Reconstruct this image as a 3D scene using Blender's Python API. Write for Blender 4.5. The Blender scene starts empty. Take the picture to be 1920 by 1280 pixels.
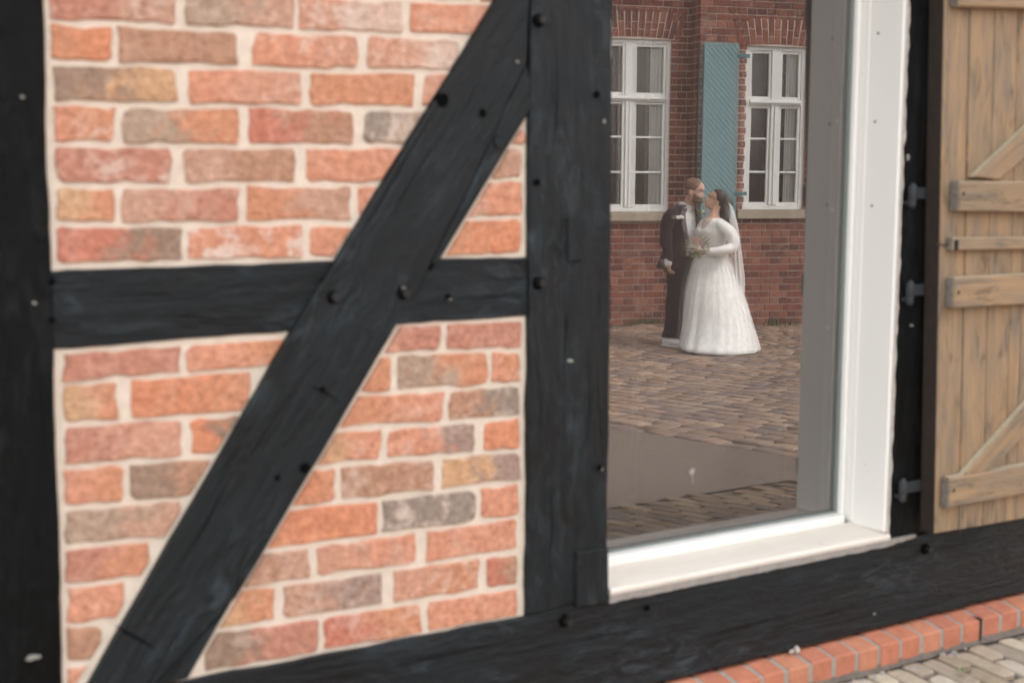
import bpy, bmesh, math, random
from mathutils import Vector, Matrix, noise
random.seed(11)
R = math.radians
scn = bpy.context.scene
COL = scn.collection

# ------------------------------------------------------------------ camera
F = 2500.0                      # focal length in pixels of a 1920 px wide frame
TH, PI_ = R(57.17), math.atan(288 / 2500)
CAM = Vector((0, -2.6, 1.363))
fw = Vector((math.cos(TH) * math.cos(PI_), math.sin(TH) * math.cos(PI_), -math.sin(PI_)))
rt = fw.cross(Vector((0, 0, 1))).normalized(); up = rt.cross(fw)
rt, up = rt * math.cos(.006) + up * math.sin(.006), up * math.cos(.006) - rt * math.sin(.006)
cd = bpy.data.cameras.new('camera'); cam = bpy.data.objects.new('camera', cd); COL.objects.link(cam)
cam.matrix_world = Matrix(((rt.x, up.x, -fw.x, CAM.x), (rt.y, up.y, -fw.y, CAM.y), (rt.z, up.z, -fw.z, CAM.z), (0, 0, 0, 1)))
cd.sensor_width = 36; cd.lens = F / 1920 * 36; cd.clip_end = 500; cd.clip_start = .05
cd.dof.use_dof = True; cd.dof.focus_distance = 14.3; cd.dof.aperture_fstop = 3.6
scn.camera = cam

# ------------------------------------------------------------------ light
SUN_EL, SUN_AZ = 52, 90 - 30     # azimuth of the direction towards the sun, from +x towards +y
w = bpy.data.worlds.new('World'); scn.world = w; w.use_nodes = True
nt = w.node_tree; nt.nodes.clear()
sky = nt.nodes.new('ShaderNodeTexSky'); sky.sky_type = 'NISHITA'; sky.sun_disc = False
sky.sun_elevation = R(SUN_EL); sky.sun_rotation = R(90 - SUN_AZ); sky.air_density = 1.4; sky.dust_density = 4; sky.ozone_density = 1
hs = nt.nodes.new('ShaderNodeHueSaturation'); hs.inputs['Saturation'].default_value = .15
bg = nt.nodes.new('ShaderNodeBackground'); bg.inputs[1].default_value = .15
wo = nt.nodes.new('ShaderNodeOutputWorld')
nt.links.new(sky.outputs[0], hs.inputs['Color']); nt.links.new(hs.outputs[0], bg.inputs[0]); nt.links.new(bg.outputs[0], wo.inputs[0])
sl = bpy.data.lights.new('sun', 'SUN'); sl.energy = .6; sl.angle = R(14); sl.color = (1, .95, .88)
so = bpy.data.objects.new('sun', sl); COL.objects.link(so)
sd = Vector((math.cos(R(SUN_EL)) * math.cos(R(SUN_AZ)), math.cos(R(SUN_EL)) * math.sin(R(SUN_AZ)), math.sin(R(SUN_EL))))
so.rotation_euler = sd.to_track_quat('Z', 'Y').to_euler()
scn.view_settings.view_transform = 'Standard'; scn.view_settings.look = 'None'
scn.view_settings.exposure = 2.3; scn.view_settings.gamma = 1

# ------------------------------------------------------------------ pixel -> place (calibrated from the photograph)
def ray(x, y): return fw + rt * ((x - 960) / F) - up * ((y - 640) / F)
def W(x, y, Y=0.0):
    d = ray(x, y); t = (Y - CAM.y) / d.y; return CAM + d * t
def onz(x, y, z):
    d = ray(x, y); t = (z - CAM.z) / d.z; return CAM + d * t
GL = 0.178                        # glass plane
def lin(c):
    f = lambda v: v / 12.92 if v <= .04045 else ((v + .055) / 1.055) ** 2.4
    return tuple(f(v / 255) for v in c)

# ------------------------------------------------------------------ materials
def mat(name, col=(.5, .5, .5), rough=.7, spec=.4, build=None, metal=0):
    m = bpy.data.materials.new(name); m.use_nodes = True
    n = m.node_tree; b = n.nodes['Principled BSDF']
    b.inputs['Base Color'].default_value = (*col[:3], 1); b.inputs['Roughness'].default_value = rough
    b.inputs['Specular IOR Level'].default_value = spec; b.inputs['Metallic'].default_value = metal
    if build: build(n, b)
    return m
def nd(n, t, **k):
    x = n.nodes.new(t)
    for a, v in k.items():
        if a.startswith('i_'):
            key = a[2:]; key = int(key) if key.isdigit() else key.replace('_', ' ')
            x.inputs[key].default_value = v
        else: setattr(x, a, v)
    return x
def coords(n, scale=(1, 1, 1), src='Object', attr=None, rot=(0, 0, 0)):
    if attr: c = nd(n, 'ShaderNodeAttribute', attribute_name=attr); o = c.outputs['Vector']
    else: c = nd(n, 'ShaderNodeTexCoord'); o = c.outputs[src]
    m = nd(n, 'ShaderNodeMapping'); m.inputs['Scale'].default_value = scale; m.inputs['Rotation'].default_value = rot
    n.links.new(o, m.inputs[0]); return m.outputs[0]
def noi(n, vec, scale, detail=4, rough=.55, dist=0):
    x = nd(n, 'ShaderNodeTexNoise'); x.inputs['Scale'].default_value = scale; x.inputs['Detail'].default_value = detail
    x.inputs['Roughness'].default_value = rough; x.inputs['Distortion'].default_value = dist
    n.links.new(vec, x.inputs['Vector']); return x.outputs['Fac']
def ramp(n, fac, stops):
    r = nd(n, 'ShaderNodeValToRGB'); e = r.color_ramp.elements
    while len(e) < len(stops): e.new(.5)
    for i, (p, c) in enumerate(stops):
        e[i].position = p; e[i].color = (*c, 1) if not isinstance(c, (int, float)) else (c, c, c, 1)
    n.links.new(fac, r.inputs[0]); return r.outputs[0]
def mix(n, fac, a, b, mode='MIX'):
    x = nd(n, 'ShaderNodeMix', data_type='RGBA', blend_type=mode)
    for s, v in ((x.inputs[0], fac), (x.inputs[6], a), (x.inputs[7], b)):
        if hasattr(v, 'is_linked'): n.links.new(v, s)
        elif isinstance(v, (int, float)): s.default_value = v if s.type == 'VALUE' else (v, v, v, 1)
        else: s.default_value = (*v[:3], 1)
    return x.outputs[2]
def mth(n, op, a, b=None):
    x = nd(n, 'ShaderNodeMath', operation=op)
    for s, v in zip(x.inputs, (a, b)):
        if v is None: continue
        if hasattr(v, 'is_linked'): n.links.new(v, s)
        else: s.default_value = v
    return x.outputs[0]
def bump(n, b, h, strength=.5, dist=.01):
    x = nd(n, 'ShaderNodeBump'); x.inputs['Strength'].default_value = strength; x.inputs['Distance'].default_value = dist
    n.links.new(h, x.inputs['Height']); n.links.new(x.outputs[0], b.inputs['Normal'])

def m_brick(n, b, lime=1.0, fine=1.0):
    ca = nd(n, 'ShaderNodeAttribute', attribute_name='ca'); cb = nd(n, 'ShaderNodeAttribute', attribute_name='cb')
    v = coords(n)
    n1 = noi(n, v, 16 * fine, 5, .6, .6); n2 = noi(n, v, 55 * fine, 5, .65); n3 = noi(n, v, 9 * fine, 4, .6, 1.5)
    f = mth(n, 'ADD', ca.outputs['Alpha'], mth(n, 'MULTIPLY', mth(n, 'SUBTRACT', n1, .5), 1.9))
    f = ramp(n, f, [(.3, 0.), (.7, 1.)])
    c = mix(n, f, ca.outputs['Color'], cb.outputs['Color'])
    c = mix(n, ramp(n, n2, [(.3, 0.), (.75, 1.)]), mix(n, 1, c, (.70, .66, .64), 'MULTIPLY'), mix(n, 1, c, (1.18, 1.18, 1.16), 'MULTIPLY'))
    n4 = noi(n, v, 120 * fine, 3, .7); c = mix(n, mth(n, 'MULTIPLY', ramp(n, n4, [(.57, 0.), (.70, 1.)]), .6), c, mix(n, 1, c, (.5, .42, .38), 'MULTIPLY'))
    # lime bloom and mortar smears
    l = mth(n, 'MULTIPLY', ramp(n, mth(n, 'ADD', mth(n, 'MULTIPLY', n3, .65), mth(n, 'MULTIPLY', n2, .35)), [(.50, 0.), (.64, 1.)]), cb.outputs['Alpha'])
    c = mix(n, mth(n, 'MULTIPLY', l, lime), c, lin((214, 192, 178)))
    n.links.new(c, b.inputs['Base Color'])
    bump(n, b, mth(n, 'ADD', n1, mth(n, 'ADD', mth(n, 'MULTIPLY', n2, .7), mth(n, 'MULTIPLY', n4, -.4))), 1.0, .008 / fine)
def m_mortar(c1, c2, s=30):
    def f(n, b):
        v = coords(n); a = noi(n, v, s, 6, .7); a2 = noi(n, v, 3.5, 3)
        c = mix(n, ramp(n, a, [(.3, 0.), (.7, 1.)]), c1, c2)
        c = mix(n, mth(n, 'MULTIPLY', a2, .35), c, mix(n, 1, c, (.8, .78, .76), 'MULTIPLY'))
        n.links.new(c, b.inputs['Base Color']); bump(n, b, a, .5, .004)
    return f
def m_timber(dark, lite, chips=True):
    def f(n, b):
        v = coords(n, (1.1, 26, 1), attr='grain'); g = noi(n, v, 1.6, 7, .65, .8)
        v2 = coords(n, (1, 2.2, 1), attr='grain'); p = noi(n, v2, 3.6, 5, .6, .5)
        v3 = coords(n, (1, 1.6, 1), attr='grain'); q = noi(n, v3, 70, 2, .5)
        c = mix(n, ramp(n, p, [(.35, 0.), (.72, 1.)]), dark, lite)
        c = mix(n, mth(n, 'MULTIPLY', ramp(n, g, [(.42, 0.), (.75, 1.)]), .45), c, tuple(x * 1.7 for x in lite))
        v4 = coords(n, (1, 3.2, 1), attr='grain'); s4 = noi(n, v4, 9, 6, .7, 1.2); s5 = noi(n, v2, 2.1, 3)
        c = mix(n, mth(n, 'MULTIPLY', mth(n, 'MULTIPLY', ramp(n, s4, [(.49, 0.), (.68, 1.)]), ramp(n, s5, [(.45, 0.), (.62, 1.)])), .8), c, tuple(x * 4.4 for x in lite))
        ck0 = noi(n, coords(n, (.9, 16, 1), attr='grain'), 2.6, 5, .6, 1.0); c = mix(n, ramp(n, ck0, [(.31, 1.), (.36, 0.)]), c, (.001, .001, .001))
        if chips: c = mix(n, mth(n, 'MULTIPLY', ramp(n, q, [(.75, 0.), (.78, 1.)]), .45), c, (.10, .09, .08))
        n.links.new(c, b.inputs['Base Color'])
        n.links.new(ramp(n, p, [(.3, .42), (.7, .7)]), b.inputs['Roughness'])
        vc = coords(n, (.9, 16, 1), attr='grain'); ck = noi(n, vc, 2.6, 5, .6, 1.0); ck = ramp(n, ck, [(.30, 0.), (.36, 1.)])
        bump(n, b, mth(n, 'ADD', mth(n, 'ADD', g, mth(n, 'MULTIPLY', p, 2.0)), mth(n, 'ADD', ck, mth(n, 'MULTIPLY', s4, 1.2))), 1.0, .006)
    return f
M = {}
M['brick'] = mat('reclaimed_brick', rough=.85, spec=.2, build=lambda n, b: m_brick(n, b))
M['mortar'] = mat('lime_mortar', rough=.95, spec=.1, build=m_mortar(lin((230, 215, 198)), lin((212, 196, 179)), 45))
M['timber'] = mat('black_painted_oak', spec=.3, build=m_timber((.0018, .0024, .0027), (.0085, .0118, .0138)))
M['timber2'] = mat('black_painted_oak_post', spec=.15, build=m_timber((.0012, .0015, .0016), (.0035, .004, .0042)))
M['iron'] = mat('black_iron', (.009, .0095, .01), .5, .5)
def f_steel(n, b):
    a = noi(n, coords(n), 60, 4); n.links.new(mix(n, a, (.02, .023, .026), (.04, .044, .049)), b.inputs['Base Color'])
M['steel'] = mat('galvanised_steel', rough=.65, metal=0, build=f_steel)
M['hole'] = mat('dark_hole', (.003, .003, .003), .95, .05)
M['dim'] = mat('dull_scratch', (.075, .068, .058), .9, .1)
M['chip'] = mat('bare_wood_chip', rough=.8, build=m_mortar((.42, .40, .36), (.2, .18, .15), 90))
def f_white(n, b):
    v = coords(n); a = noi(n, v, 5, 5, .6); s = noi(n, v, 130, 3, .6); q = noi(n, v, 45, 2)
    c = mix(n, mth(n, 'MULTIPLY', a, .5), (.85, .83, .79), (.79, .77, .73))
    c = mix(n, ramp(n, q, [(.76, 0.), (.79, 1.)]), c, (.32, .22, .14))
    n.links.new(c, b.inputs['Base Color']); bump(n, b, s, .25, .001)
M['white'] = mat('white_gloss_paint', rough=.45, spec=.4, build=f_white)
def f_sill(n, b):
    v = coords(n, (2, 9, 9)); a = noi(n, v, 4, 6, .65); g = noi(n, coords(n), 14, 4, .6, 1)
    c = mix(n, ramp(n, a, [(.4, 0.), (.8, 1.)]), (.74, .68, .60), (.67, .59, .51))
    c = mix(n, mth(n, 'MULTIPLY', ramp(n, g, [(.66, 0.), (.78, 1.)]), .5), c, (.45, .37, .31))
    n.links.new(c, b.inputs['Base Color']); bump(n, b, a, .3, .002)
M['sill'] = mat('weathered_cream_sill', rough=.6, build=f_sill)
M['cement'] = mat('cement_fillet', rough=.95, build=m_mortar((.40, .36, .33), (.27, .25, .225), 50))
M['seal'] = mat('glazing_seal', (.20, .225, .21), .5)
M['sealant'] = mat('ragged_sealant', rough=.8, build=m_mortar((.62, .6, .56), (.4, .34, .28), 60))
def f_wood(n, b):
    v = coords(n, (1.2, 30, 1), attr='grain'); g = noi(n, v, 1.5, 7, .65, .6)
    p = noi(n, coords(n, (1, 5, 1), attr='grain'), 5, 5, .6, .4); s = noi(n, coords(n, (2.2, 40, 1), attr='grain'), 2.2, 5, .75)
    c = mix(n, ramp(n, g, [(.3, 0.), (.75, 1.)]), lin((170, 142, 110)), lin((142, 116, 90)))
    c = mix(n, ramp(n, p, [(.40, 0.), (.65, 1.)]), c, lin((138, 122, 104)))
    c = mix(n, mth(n, 'MULTIPLY', ramp(n, mth(n, 'MULTIPLY', s, mth(n, 'ADD', p, .5)), [(.54, 0.), (.75, 1.)]), .55), c, lin((92, 84, 74)))
    fs_ = noi(n, coords(n, (5, 60, 1), attr='grain'), 2.0, 4, .7); pt = noi(n, coords(n, (1.6, 4, 1), attr='grain'), 4.2, 4, .6, .8)
    c = mix(n, mth(n, 'MULTIPLY', mth(n, 'MULTIPLY', ramp(n, fs_, [(.40, 0.), (.62, 1.)]), ramp(n, pt, [(.50, 0.), (.66, 1.)])), .75), c, lin((72, 66, 56)))
    c = mix(n, mth(n, 'MULTIPLY', fs_, .35), c, mix(n, 1, c, (.62, .60, .58), 'MULTIPLY'))
    n.links.new(c, b.inputs['Base Color']); bump(n, b, mth(n, 'ADD', g, fs_), .6, .003)
M['wood'] = mat('weathered_larch', rough=.75, spec=.25, build=f_wood)
M['woodgrey'] = mat('greyed_end_grain', rough=.85, build=m_mortar(lin((135, 128, 120)), lin((95, 88, 82)), 70))
M['woodgreen'] = mat('algae_grey_wood', rough=.85, build=m_mortar(lin((176, 164, 144)), lin((156, 142, 116)), 40))
M['wooddark'] = mat('dark_brown_wood', rough=.8, build=m_mortar((.035, .024, .018), (.02, .014, .011), 40))
def f_clay(n, b):
    ca = nd(n, 'ShaderNodeAttribute', attribute_name='ca'); v = coords(n)
    a = noi(n, v, 28, 6, .65); q = noi(n, v, 12, 4, .6, 1)
    c = mix(n, ramp(n, a, [(.3, 0.), (.7, 1.)]), mix(n, 1, ca.outputs['Color'], (.82, .80, .80), 'MULTIPLY'), mix(n, 1, ca.outputs['Color'], (1.1, 1.1, 1.1), 'MULTIPLY'))
    c = mix(n, mth(n, 'MULTIPLY', ramp(n, q, [(.6, 0.), (.72, 1.)]), .35), c, mix(n, 1, ca.outputs['Color'], (.5, .48, .46), 'MULTIPLY'))
    n.links.new(c, b.inputs['Base Color']); bump(n, b, a, .6, .003)
M['clay'] = mat('clay_units', rough=.8, spec=.25, build=f_clay)
M['cobble'] = mat('worn_cobble', rough=.55, spec=.4, build=f_clay)
M['grout'] = mat('grey_grout', rough=.95, build=m_mortar((.30, .265, .225), (.38, .34, .295), 60))
M['sand'] = mat('joint_sand', rough=1, spec=.05, build=m_mortar((.07, .055, .045), (.15, .125, .10), 40))
M['bedsand'] = mat('paver_joint_sand', rough=1, spec=.05, build=m_mortar((.12, .10, .085), (.20, .17, .14), 40))
M['path'] = mat('smooth_concrete_path', rough=.9, spec=.15, build=m_mortar((.13, .104, .087), (.185, .15, .126), 50))
M['ground'] = mat('earth', rough=1, spec=.05, build=m_mortar((.10, .09, .075), (.16, .14, .12), 3))
M['dark'] = mat('dark_room', (.012, .010, .009), .9, .05)
M['roomfloor'] = mat('dark_room_floor', (.03, .024, .02), .8, .1)
M['curtain'] = mat('grey_blind', (.045, .042, .04), .9, .05)
M['tile'] = mat('roof_tile', rough=.8, build=m_mortar((.16, .06, .04), (.22, .09, .06), 8))
M['fbrick'] = mat('facade_brick', rough=.85, spec=.2, build=lambda n, b: m_brick(n, b, .35, 1.0))
M['fmortar'] = mat('facade_mortar', rough=.95, build=m_mortar((.66, .55, .47), (.52, .43, .37), 20))
M['stone'] = mat('sandstone_sill', rough=.9, build=m_mortar((.40, .34, .26), (.30, .25, .19), 12))
M['fwhite'] = mat('white_window_paint', (.70, .695, .675), .5, .3)
def f_teal(n, b):
    a = noi(n, coords(n), 4, 4); n.links.new(mix(n, a, (.145, .245, .262), (.18, .285, .30)), b.inputs['Base Color'])
M['teal'] = mat('teal_paint', rough=.6, build=f_teal)
M['tealdark'] = mat('teal_groove', (.05, .15, .16), .8)
M['fpane'] = mat('dark_red_room', (.055, .03, .025), .08, .5)
M['fcurtain'] = mat('curtain_cloth', (.78, .76, .72), .9, .1)
def f_leaf(n, b):
    a = noi(n, coords(n), 20, 3); n.links.new(mix(n, a, (.05, .08, .02), (.12, .14, .05)), b.inputs['Base Color'])
M['leaf'] = mat('green_leaf', rough=.7, build=f_leaf)
M['sage'] = mat('sage_leaf', (.16, .18, .09), .8)
def cloth(name, c1, c2, sc=60, bs=.3, rough=.85, sheen=0):
    def f(n, b):
        v = coords(n); a = noi(n, v, sc, 4, .6); q = noi(n, v, 5, 4, .5, .5)
        n.links.new(mix(n, mth(n, 'ADD', mth(n, 'MULTIPLY', a, .5), mth(n, 'MULTIPLY', q, .5)), c1, c2), b.inputs['Base Color'])
        bump(n, b, mth(n, 'ADD', a, mth(n, 'MULTIPLY', q, 3)), bs, .006)
        b.inputs['Sheen Weight'].default_value = sheen
    return mat(name, rough=rough, spec=.15, build=f)
M['suit'] = cloth('aubergine_suit_wool', (.013, .006, .008), (.026, .013, .015), sheen=.15)
M['shirt'] = cloth('white_shirt', (.62, .60, .60), (.74, .72, .72), 25, .5)
M['dress'] = cloth('ivory_dress_crepe', (.74, .725, .70), (.81, .795, .77), 30, .3)
M['lace'] = cloth('white_lace', (.66, .62, .58), (.86, .84, .81), 90, .9)
M['shoe'] = mat('white_leather', (.86, .85, .84), .5)
M['sole'] = mat('rubber_sole', (.74, .73, .71), .8)
def f_skin(c1, c2):
    def f(n, b):
        n.links.new(mix(n, noi(n, coords(n), 14, 4), c1, c2), b.inputs['Base Color'])
        b.inputs['Subsurface Weight'].default_value = .08; b.inputs['Subsurface Radius'].default_value = (.01, .004, .002)
    return f
M['skin1'] = mat('fair_skin', rough=.6, build=f_skin((.50, .29, .22), (.58, .36, .28)))
M['skin2'] = mat('tan_skin', rough=.6, build=f_skin((.48, .29, .20), (.56, .35, .25)))
def f_hair(c1, c2):
    def f(n, b):
        a = noi(n, coords(n, (60, 60, 14)), 3, 4, .7); n.links.new(mix(n, a, c1, c2), b.inputs['Base Color']); bump(n, b, a, .8, .004)
    return f
M['hair1'] = mat('light_brown_hair', rough=.7, build=f_hair((.10, .055, .032), (.20, .12, .075)))
M['beard'] = mat('reddish_beard', rough=.8, build=f_hair((.07, .034, .02), (.16, .08, .045)))
M['hair2'] = mat('dark_brown_hair', rough=.5, build=f_hair((.02, .011, .008), (.05, .028, .018)))
M['pink'] = mat('pink_petals', (.68, .40, .38), .7); M['cream'] = mat('cream_petals', (.74, .68, .52), .7)
M['yellow'] = mat('yellow_green_petals', (.55, .50, .22), .7); M['whitef'] = mat('white_petals', (.78, .74, .68), .7)
M['lips'] = mat('lip_skin', (.42, .13, .11), .5)
def veil_mat(lo=.42, hi=.66):
    m = bpy.data.materials.new('sheer_tulle'); m.use_nodes = True; n = m.node_tree
    b = n.nodes['Principled BSDF']; b.inputs['Base Color'].default_value = (.85, .84, .82, 1); b.inputs['Roughness'].default_value = .8
    t = nd(n, 'ShaderNodeBsdfTransparent'); x = nd(n, 'ShaderNodeMixShader')
    v = coords(n, (22, 22, 1.0)); a = ramp(n, noi(n, v, 1, 3), [(.3, lo), (.7, hi)])
    n.links.new(a, x.inputs[0]); n.links.new(t.outputs[0], x.inputs[1]); n.links.new(b.outputs[0], x.inputs[2])
    n.links.new(x.outputs[0], n.nodes['Material Output'].inputs[0]); return m
M['veil'] = veil_mat()
def glass_mat(name, refl, tint, dust_haze=0.0):
    m = bpy.data.materials.new(name); m.use_nodes = True; n = m.node_tree; n.nodes.remove(n.nodes['Principled BSDF'])
    t = nd(n, 'ShaderNodeBsdfTransparent'); t.inputs[0].default_value = (*tint, 1)
    g = nd(n, 'ShaderNodeBsdfGlossy'); g.inputs['Roughness'].default_value = 0; g.inputs[0].default_value = (1, .985, .97, 1)
    fr = nd(n, 'ShaderNodeFresnel'); fr.inputs[0].default_value = 1.45
    f = mth(n, 'ADD', mth(n, 'MULTIPLY', fr.outputs[0], 1.0), refl)
    x0_ = nd(n, 'ShaderNodeMixShader'); n.links.new(f, x0_.inputs[0]); n.links.new(t.outputs[0], x0_.inputs[1]); n.links.new(g.outputs[0], x0_.inputs[2])
    df = nd(n, 'ShaderNodeBsdfDiffuse'); df.inputs[0].default_value = (.50, .42, .38, 1); x = nd(n, 'ShaderNodeMixShader')  # dust film that also puts a milky haze over the reflection's dark tones
    n.links.new(ramp(n, noi(n, coords(n, (3, 3, 1.2)), 2.5, 6, .7), [(.3, dust_haze * .8), (.75, dust_haze * 1.3)]), x.inputs[0]); n.links.new(x0_.outputs[0], x.inputs[1]); n.links.new(df.outputs[0], x.inputs[2])
    bp = nd(n, 'ShaderNodeBump'); bp.inputs['Strength'].default_value = .04; bp.inputs['Distance'].default_value = .002
    n.links.new(noi(n, coords(n), 3.0, 1), bp.inputs['Height']); n.links.new(bp.outputs[0], g.inputs['Normal'])
    n.links.new(x.outputs[0], n.nodes['Material Output'].inputs[0]); return m
M['glass'] = glass_mat('outer_glass', .155, (.93, .93, .92), .06); M['glass2'] = glass_mat('inner_glass', .045, (.95, .95, .94))

# ------------------------------------------------------------------ mesh helpers
class MB:
    def __init__(s): s.v = []; s.f = []; s.ca = []; s.cb = []; s.g = []; s.smooth = False
    def add(s, vs, fs, ca=(1, 1, 1, 0), cb=(1, 1, 1, 0), g=None, t=None):
        k = len(s.v)
        for i, v in enumerate(vs):
            s.v.append(tuple(v)); s.ca.append((*ca[:3], t[i] if t else (ca[3] if len(ca) > 3 else 0))); s.cb.append(tuple(cb))
            s.g.append(g[i] if g else (v[0], v[2], 0))
        s.f += [tuple(k + i for i in f) for f in fs]
    def box(s, a, b, ca=(1, 1, 1, 0), cb=(1, 1, 1, 0), bev=0, g=None):
        (x0, y0, z0), (x1, y1, z1) = a, b
        if bev:
            d = bev; P = []; 
            for (X, Y, Z) in ((x0, y0, z0), (x1, y0, z0), (x1, y1, z0), (x0, y1, z0), (x0, y0, z1), (x1, y0, z1), (x1, y1, z1), (x0, y1, z1)):
                sx = d if X == x0 else -d; sy = d if Y == y0 else -d; sz = d if Z == z0 else -d
                P += [(X, Y + sy, Z + sz), (X + sx, Y, Z + sz), (X + sx, Y + sy, Z)]
            def q(c, k): return c * 3 + k
            fs = [(q(0, 2), q(3, 2), q(2, 2), q(1, 2)), (q(4, 2), q(5, 2), q(6, 2), q(7, 2)), (q(0, 1), q(1, 1), q(5, 1), q(4, 1)), (q(2, 1), q(3, 1), q(7, 1), q(6, 1)),
                  (q(1, 0), q(2, 0), q(6, 0), q(5, 0)), (q(3, 0), q(0, 0), q(4, 0), q(7, 0))]
            for c in range(8): fs.append((q(c, 0), q(c, 1), q(c, 2)))
            E_ = [(0, 1, 1, 2), (2, 3, 1, 2), (4, 5, 1, 2), (6, 7, 1, 2), (1, 2, 0, 2), (3, 0, 0, 2), (5, 6, 0, 2), (7, 4, 0, 2), (0, 4, 0, 1), (1, 5, 0, 1), (2, 6, 0, 1), (3, 7, 0, 1)]
            for c, e, k1, k2 in E_: fs.append((q(c, k1), q(e, k1), q(e, k2), q(c, k2)))
            s.add(P, fs, ca, cb, g=[g(p) for p in P] if g else None)
        else:
            P = [(x0, y0, z0), (x1, y0, z0), (x1, y1, z0), (x0, y1, z0), (x0, y0, z1), (x1, y0, z1), (x1, y1, z1), (x0, y1, z1)]
            s.add(P, [(0, 3, 2, 1), (4, 5, 6, 7), (0, 1, 5, 4), (1, 2, 6, 5), (2, 3, 7, 6), (3, 0, 4, 7)], ca, cb, g=[g(p) for p in P] if g else None)
    def loft(s, rings, closed=True, caps=True):
        n = len(rings[0]); vs = [p for r in rings for p in r]; fs = []
        for i in range(len(rings) - 1):
            for j in range(n if closed else n - 1):
                k = (j + 1) % n; fs.append((i * n + j, i * n + k, (i + 1) * n + k, (i + 1) * n + j))
        if caps and closed:
            fs.append(tuple(range(n))[::-1]); fs.append(tuple((len(rings) - 1) * n + j for j in range(n)))
        s.add(vs, fs)
    def tube(s, pts, rad, n=14, caps=True, flat=1.0, axis=None):
        pts = [Vector(p) for p in pts]; rings = []
        ref = Vector(axis) if axis else Vector((0, 0, 1))
        for i, p in enumerate(pts):
            d = (pts[min(i + 1, len(pts) - 1)] - pts[max(i - 1, 0)]).normalized()
            if i == 0: u = d.cross(ref if abs(d.dot(ref)) < .95 else Vector((0, 1, 0))).normalized()
            else: u = (u - d * u.dot(d)).normalized()
            v = d.cross(u).normalized(); r = rad[i] if hasattr(rad, '__len__') else rad
            rings.append([p + u * (r * math.cos(2 * math.pi * j / n)) + v * (r * flat * math.sin(2 * math.pi * j / n)) for j in range(n)])
        if caps:   # rounded ends
            a, b = rings[0], rings[-1]; ca = sum(a, Vector()) / n; cb = sum(b, Vector()) / n
            d0 = (pts[0] - pts[1]).normalized(); d1 = (pts[-1] - pts[-2]).normalized()
            r0 = rad[0] if hasattr(rad, '__len__') else rad; r1 = rad[-1] if hasattr(rad, '__len__') else rad
            rings = [[ca + (p - ca) * .55 + d0 * r0 * .7 for p in a]] + rings + [[cb + (p - cb) * .55 + d1 * r1 * .7 for p in b]]
        s.loft(rings, True, caps)
    def ball(s, c, r, nu=10, nv=7, wob=0):
        c = Vector(c); r = Vector(r) if hasattr(r, '__len__') else Vector((r, r, r)); rings = []
        for i in range(1, nv):
            a = math.pi * i / nv
            rings.append([c + Vector((r.x * math.sin(a) * math.cos(2 * math.pi * j / nu), r.y * math.sin(a) * math.sin(2 * math.pi * j / nu), -r.z * math.cos(a))) * (1 if not wob else 1) + Vector((random.uniform(-wob, wob), random.uniform(-wob, wob), random.uniform(-wob, wob))) for j in range(nu)])
        s.loft(rings, True, True)
    def build(s, name, m, parent=None, flip=False, smooth=False, mats=None, recalc=False):
        me = bpy.data.meshes.new(name)
        V = [(-x, y, z) for x, y, z in s.v] if flip else s.v
        Fc = [f[::-1] for f in s.f] if flip else s.f
        me.from_pydata(V, [], Fc)
        for nm, data in (('ca', s.ca), ('cb', s.cb), ('grain', [(*g[:3], 1) for g in s.g])):
            a = me.attributes.new(nm, 'FLOAT_COLOR', 'POINT'); a.data.foreach_set('color', [c for q in data for c in q])
        if recalc:
            bm = bmesh.new(); bm.from_mesh(me); bmesh.ops.recalc_face_normals(bm, faces=bm.faces); bm.to_mesh(me); bm.free()
        me.materials.append(m)
        if smooth: me.polygons.foreach_set('use_smooth', [True] * len(me.polygons))
        me.update(); o = bpy.data.objects.new(name, me); COL.objects.link(o)
        if parent: o.parent = parent
        return o
def sub(o, lv=1, rl=2):
    m = o.modifiers.new('subdivision', 'SUBSURF'); m.levels = lv; m.render_levels = rl; return o
def thing(name, label, cat, loc=(0, 0, 0), rz=0, group=None):
    o = bpy.data.objects.new(name, None); COL.objects.link(o); o.location = loc; o.rotation_euler = (0, 0, rz)
    o['label'] = label; o['category'] = cat
    if group: o['group'] = group
    return o
def tag(o, label, cat, group=None):
    o['label'] = label; o['category'] = cat
    if group: o['group'] = group
    return o
def struct(o, kind='structure'): o['kind'] = kind; return o
def nz(x, y=0, z=0): return noise.noise(Vector((x, y, z)))

# polygon in wall plane (x,z), CCW seen from the street (-y)
def area(p): return .5 * sum(p[i][0] * p[(i + 1) % len(p)][1] - p[(i + 1) % len(p)][0] * p[i][1] for i in range(len(p)))
def inset(p, d):
    n = len(p); out = []
    for i in range(n):
        a, b, c = Vector(p[i - 1]), Vector(p[i]), Vector(p[(i + 1) % n])
        e1 = (b - a); e2 = (c - b)
        if e1.length < 1e-6 or e2.length < 1e-6: out.append(tuple(b)); continue
        e1.normalize(); e2.normalize(); n1 = Vector((-e1.y, e1.x)); n2 = Vector((-e2.y, e2.x))
        m = n1 + n2; k = m.length_squared
        q = b + (m * (d * 2 / k) if k > .3 else n1 * d); out.append((q.x, q.y))
    return out
def clip(p, q):      # clip polygon p by convex CCW polygon q
    for i in range(len(q)):
        a, b = q[i], q[(i + 1) % len(q)]; out = []
        s = lambda v: (b[0] - a[0]) * (v[1] - a[1]) - (b[1] - a[1]) * (v[0] - a[0])
        for j in range(len(p)):
            u, v = p[j - 1], p[j]; su, sv = s(u), s(v)
            if (su >= 0) != (sv >= 0):
                t = su / (su - sv); out.append((u[0] + (v[0] - u[0]) * t, u[1] + (v[1] - u[1]) * t))
            if sv >= 0: out.append(v)
        p = out
        if len(p) < 3: return []
    return p
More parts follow.
